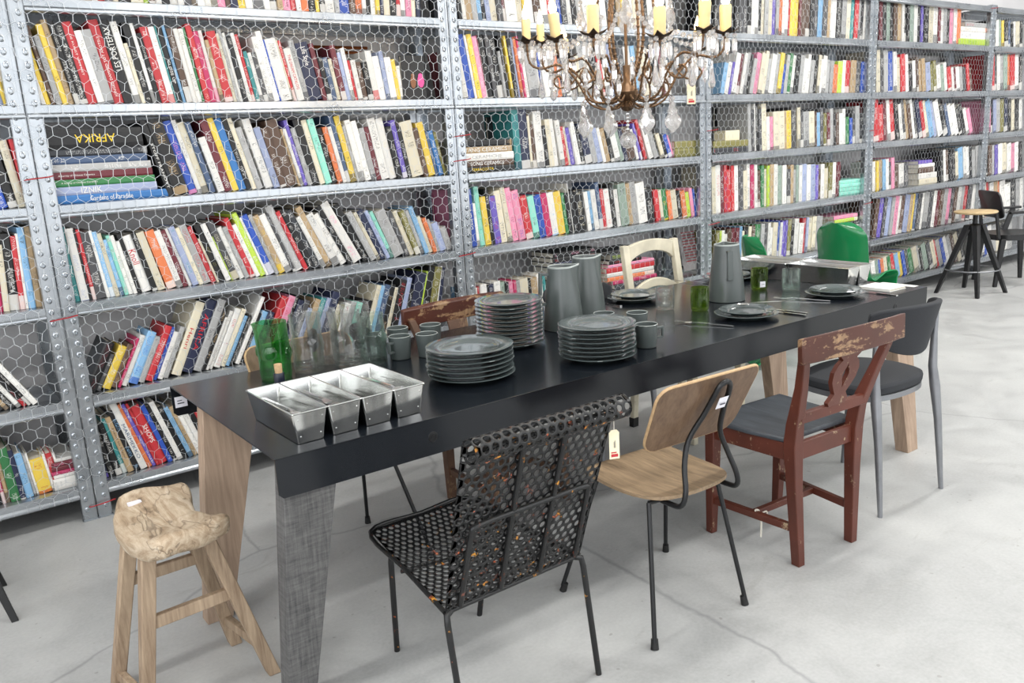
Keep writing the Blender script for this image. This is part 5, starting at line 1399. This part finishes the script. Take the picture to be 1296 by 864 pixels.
for k in range(8):
    a = 2*PI*k/8+.2
    beaded([pol(.02,a,1.625),pol(.07,a,1.598),pol(.13,a,1.612),pol(.165,a,1.65),pol(.155,a,1.70),pol(.12,a,1.71),pol(.105,a,1.68)], .0036, 'scroll')
    drop(pol(.185,a+.2,1.632), 'leaf', 1.3, a+.9)
    obj('hanging_wire', MB().tube([pol(.165,a+.1,1.65), pol(.185,a+.2,1.627)], .0012, 5), M['bronze'], cl, smooth=60)
    drop(pol(.125,a+.35,1.72), 'spear', 1.2)
for k in range(8):
    a = 2*PI*k/8+.5; m = MB()
    for j in range(11): m.sphere(pol(.105+.0235*j, a, 1.90-.010*j+.0014*(j-5)**2), .0105, 6, 4)
    obj('bead_string', m, M['crystal'], cl, smooth=False)
    m = MB()
    for j in range(7): m.sphere(pol(.17,a+.3,2.16-.022*j), .009, 6, 4)
    obj('bead_string', m, M['crystal'], cl, smooth=False)
    drop(pol(.17,a+.3,2.01), 'leaf', 1.15, a+1.2)
for k in range(16):
    a = 2*PI*k/16+.1; drop(pol(.235+.03*(k % 2), a, 1.80-.03*(k % 3)), 'spear', 1.2)
m = MB().tube([pol(.17, 2*PI*k/40, 2.17) for k in range(40)], .004, 6, True)
for k in range(4): m.tube([pol(.06,PI/2*k,2.17), pol(.17,PI/2*k,2.17)], .003, 6)
obj('upper_ring', m, M['bronze'], cl, smooth=60)
m = MB()
for j in range(5): m.sphere((0,0,1.578-.0145*j), .0072, 8, 5)
obj('bead_string', m, M['crystal'], cl, smooth=False)
bm = bmesh.new(); bmesh.ops.create_icosphere(bm, subdivisions=2, radius=.0345); me = bpy.data.meshes.new('crystal_ball'); bm.to_mesh(me); bm.free()
cb = obj('crystal_ball', me, M['crystal'], cl); cb.location = (0,0,1.478)

# ------------------------------------------------------------------ hanging price tags
def price_tag(label, top, w, h, rz, string_to):
    r = thing('price_tag', label, 'price tag', top, math.radians(rz))
    p = [(-w/2,-h),(w/2,-h),(w/2,-w*.28),(w*.26,0),(-w*.26,0),(-w/2,-w*.28)]
    m = MB(); m.prism(p, Matrix.Rotation(PI/2, 4, 'X'), .0008); obj('card', m, M['card'], r, smooth=False)
    m = MB().box((-w*.34,-.0014,-h*.93),(w*.34,-.0008,-h*.83)); m.box((-w*.34,-.0014,-h*.80),(w*.2,-.0008,-h*.76)); obj('red_print', m, M['print_red'], r, smooth=False)
    m = MB()
    for k in range(3): m.box((-w*.05+k*w*.07,-.0014,-h*.62),(-w*.02+k*w*.07,-.0008,-h*(.42-.03*k)))
    obj('price_print', m, M['print'], r, smooth=False)
    m = MB().tube(smooth_path([(0,0,-w*.22), Vector(string_to)*.5+Vector((.004,0,0)), Vector(string_to)], 4), .0011, 5); obj('string', m, M['string'], r, smooth=60)
price_tag('cream price tag hanging from the perforated chair top edge', (.861,-2.372,.765), .027, .078, -25, (-.008,.0,.055))
price_tag('cream price tag hanging from the chandelier', (2.085,-1.56,1.682), .034, .082, -30, (-.012,.012,.06))
# ------------------------------------------------------------------ light
w = bpy.data.worlds.new('daylight'); S.world = w; w.use_nodes = True
bg = w.node_tree.nodes['Background']; bg.inputs[0].default_value = (.93,.96,1.0,1); bg.inputs[1].default_value = .5
def area(name, loc, size, energy, target, col=(1,1,1)):
    l = bpy.data.lights.new(name, 'AREA'); l.shape = 'RECTANGLE'; l.size, l.size_y = size; l.energy = energy; l.color = col
    o = bpy.data.objects.new(name, l); COL.objects.link(o); o.location = loc
    o.rotation_euler = (Vector(target)-Vector(loc)).to_track_quat('-Z', 'Y').to_euler(); return o
# daylight through the windows
area('window_daylight', (-3.9,-5.1,2.0), (2.8,2.5), 80, (1.5,-1.5,.9), (.95,.97,1))
area('window_daylight', (-3.9,-1.9,2.0), (2.8,2.5), 45, (3,-1.7,.9), (.95,.97,1))
for x in (-1.2, 3.6, 8.4): area('window_daylight', (x,-6.9,2.05), (3.9,2.4), 72, (x,0,1.0), (.96,.98,1))
# ceiling lamps
k = 0
for x in (-1.6, 1.8, 5.2, 8.6):
    for y in (-1.9, -4.4):
        r = thing('ceiling_light', 'long ceiling light fitting above the room', 'ceiling light', (x,y,3.7), 0, 'ceiling light fittings')
        m = MB().box((-.78,-.12,-.075),(.78,.12,0)); obj('housing', m, M['white_paint'], r, bevel=.004)
        m = MB().box((-.75,-.10,-.082),(.75,.10,-.0755)); obj('diffuser', m, M['lamp'], r, smooth=False)
        area('lamp', (x,y,3.60), (1.5,.2), 32*(1.0 if x < 4 else 1.6 if x < 7 else 2.5), (x,y,0), (1,.985,.96))
S.view_settings.view_transform = 'Standard'; S.view_settings.look = 'None'; S.view_settings.gamma = 1; S.view_settings.use_curve_mapping = False
S.view_settings.exposure = 0.12
S.cycles.use_denoising = True
S.cycles.max_bounces = 10; S.cycles.transmission_bounces = 10; S.cycles.glossy_bounces = 4; S.cycles.diffuse_bounces = 4; S.cycles.transparent_max_bounces = 8
S.cycles.sample_clamp_indirect = 6; S.cycles.caustics_reflective = False; S.cycles.caustics_refractive = True
for p in BULBS:
    l = bpy.data.lights.new('candle_bulb', 'POINT'); l.energy = .9; l.color = (1,.72,.42); l.shadow_soft_size = .012
    o = bpy.data.objects.new('candle_bulb', l); COL.objects.link(o); o.location = p+Vector((CX,CY,.034))
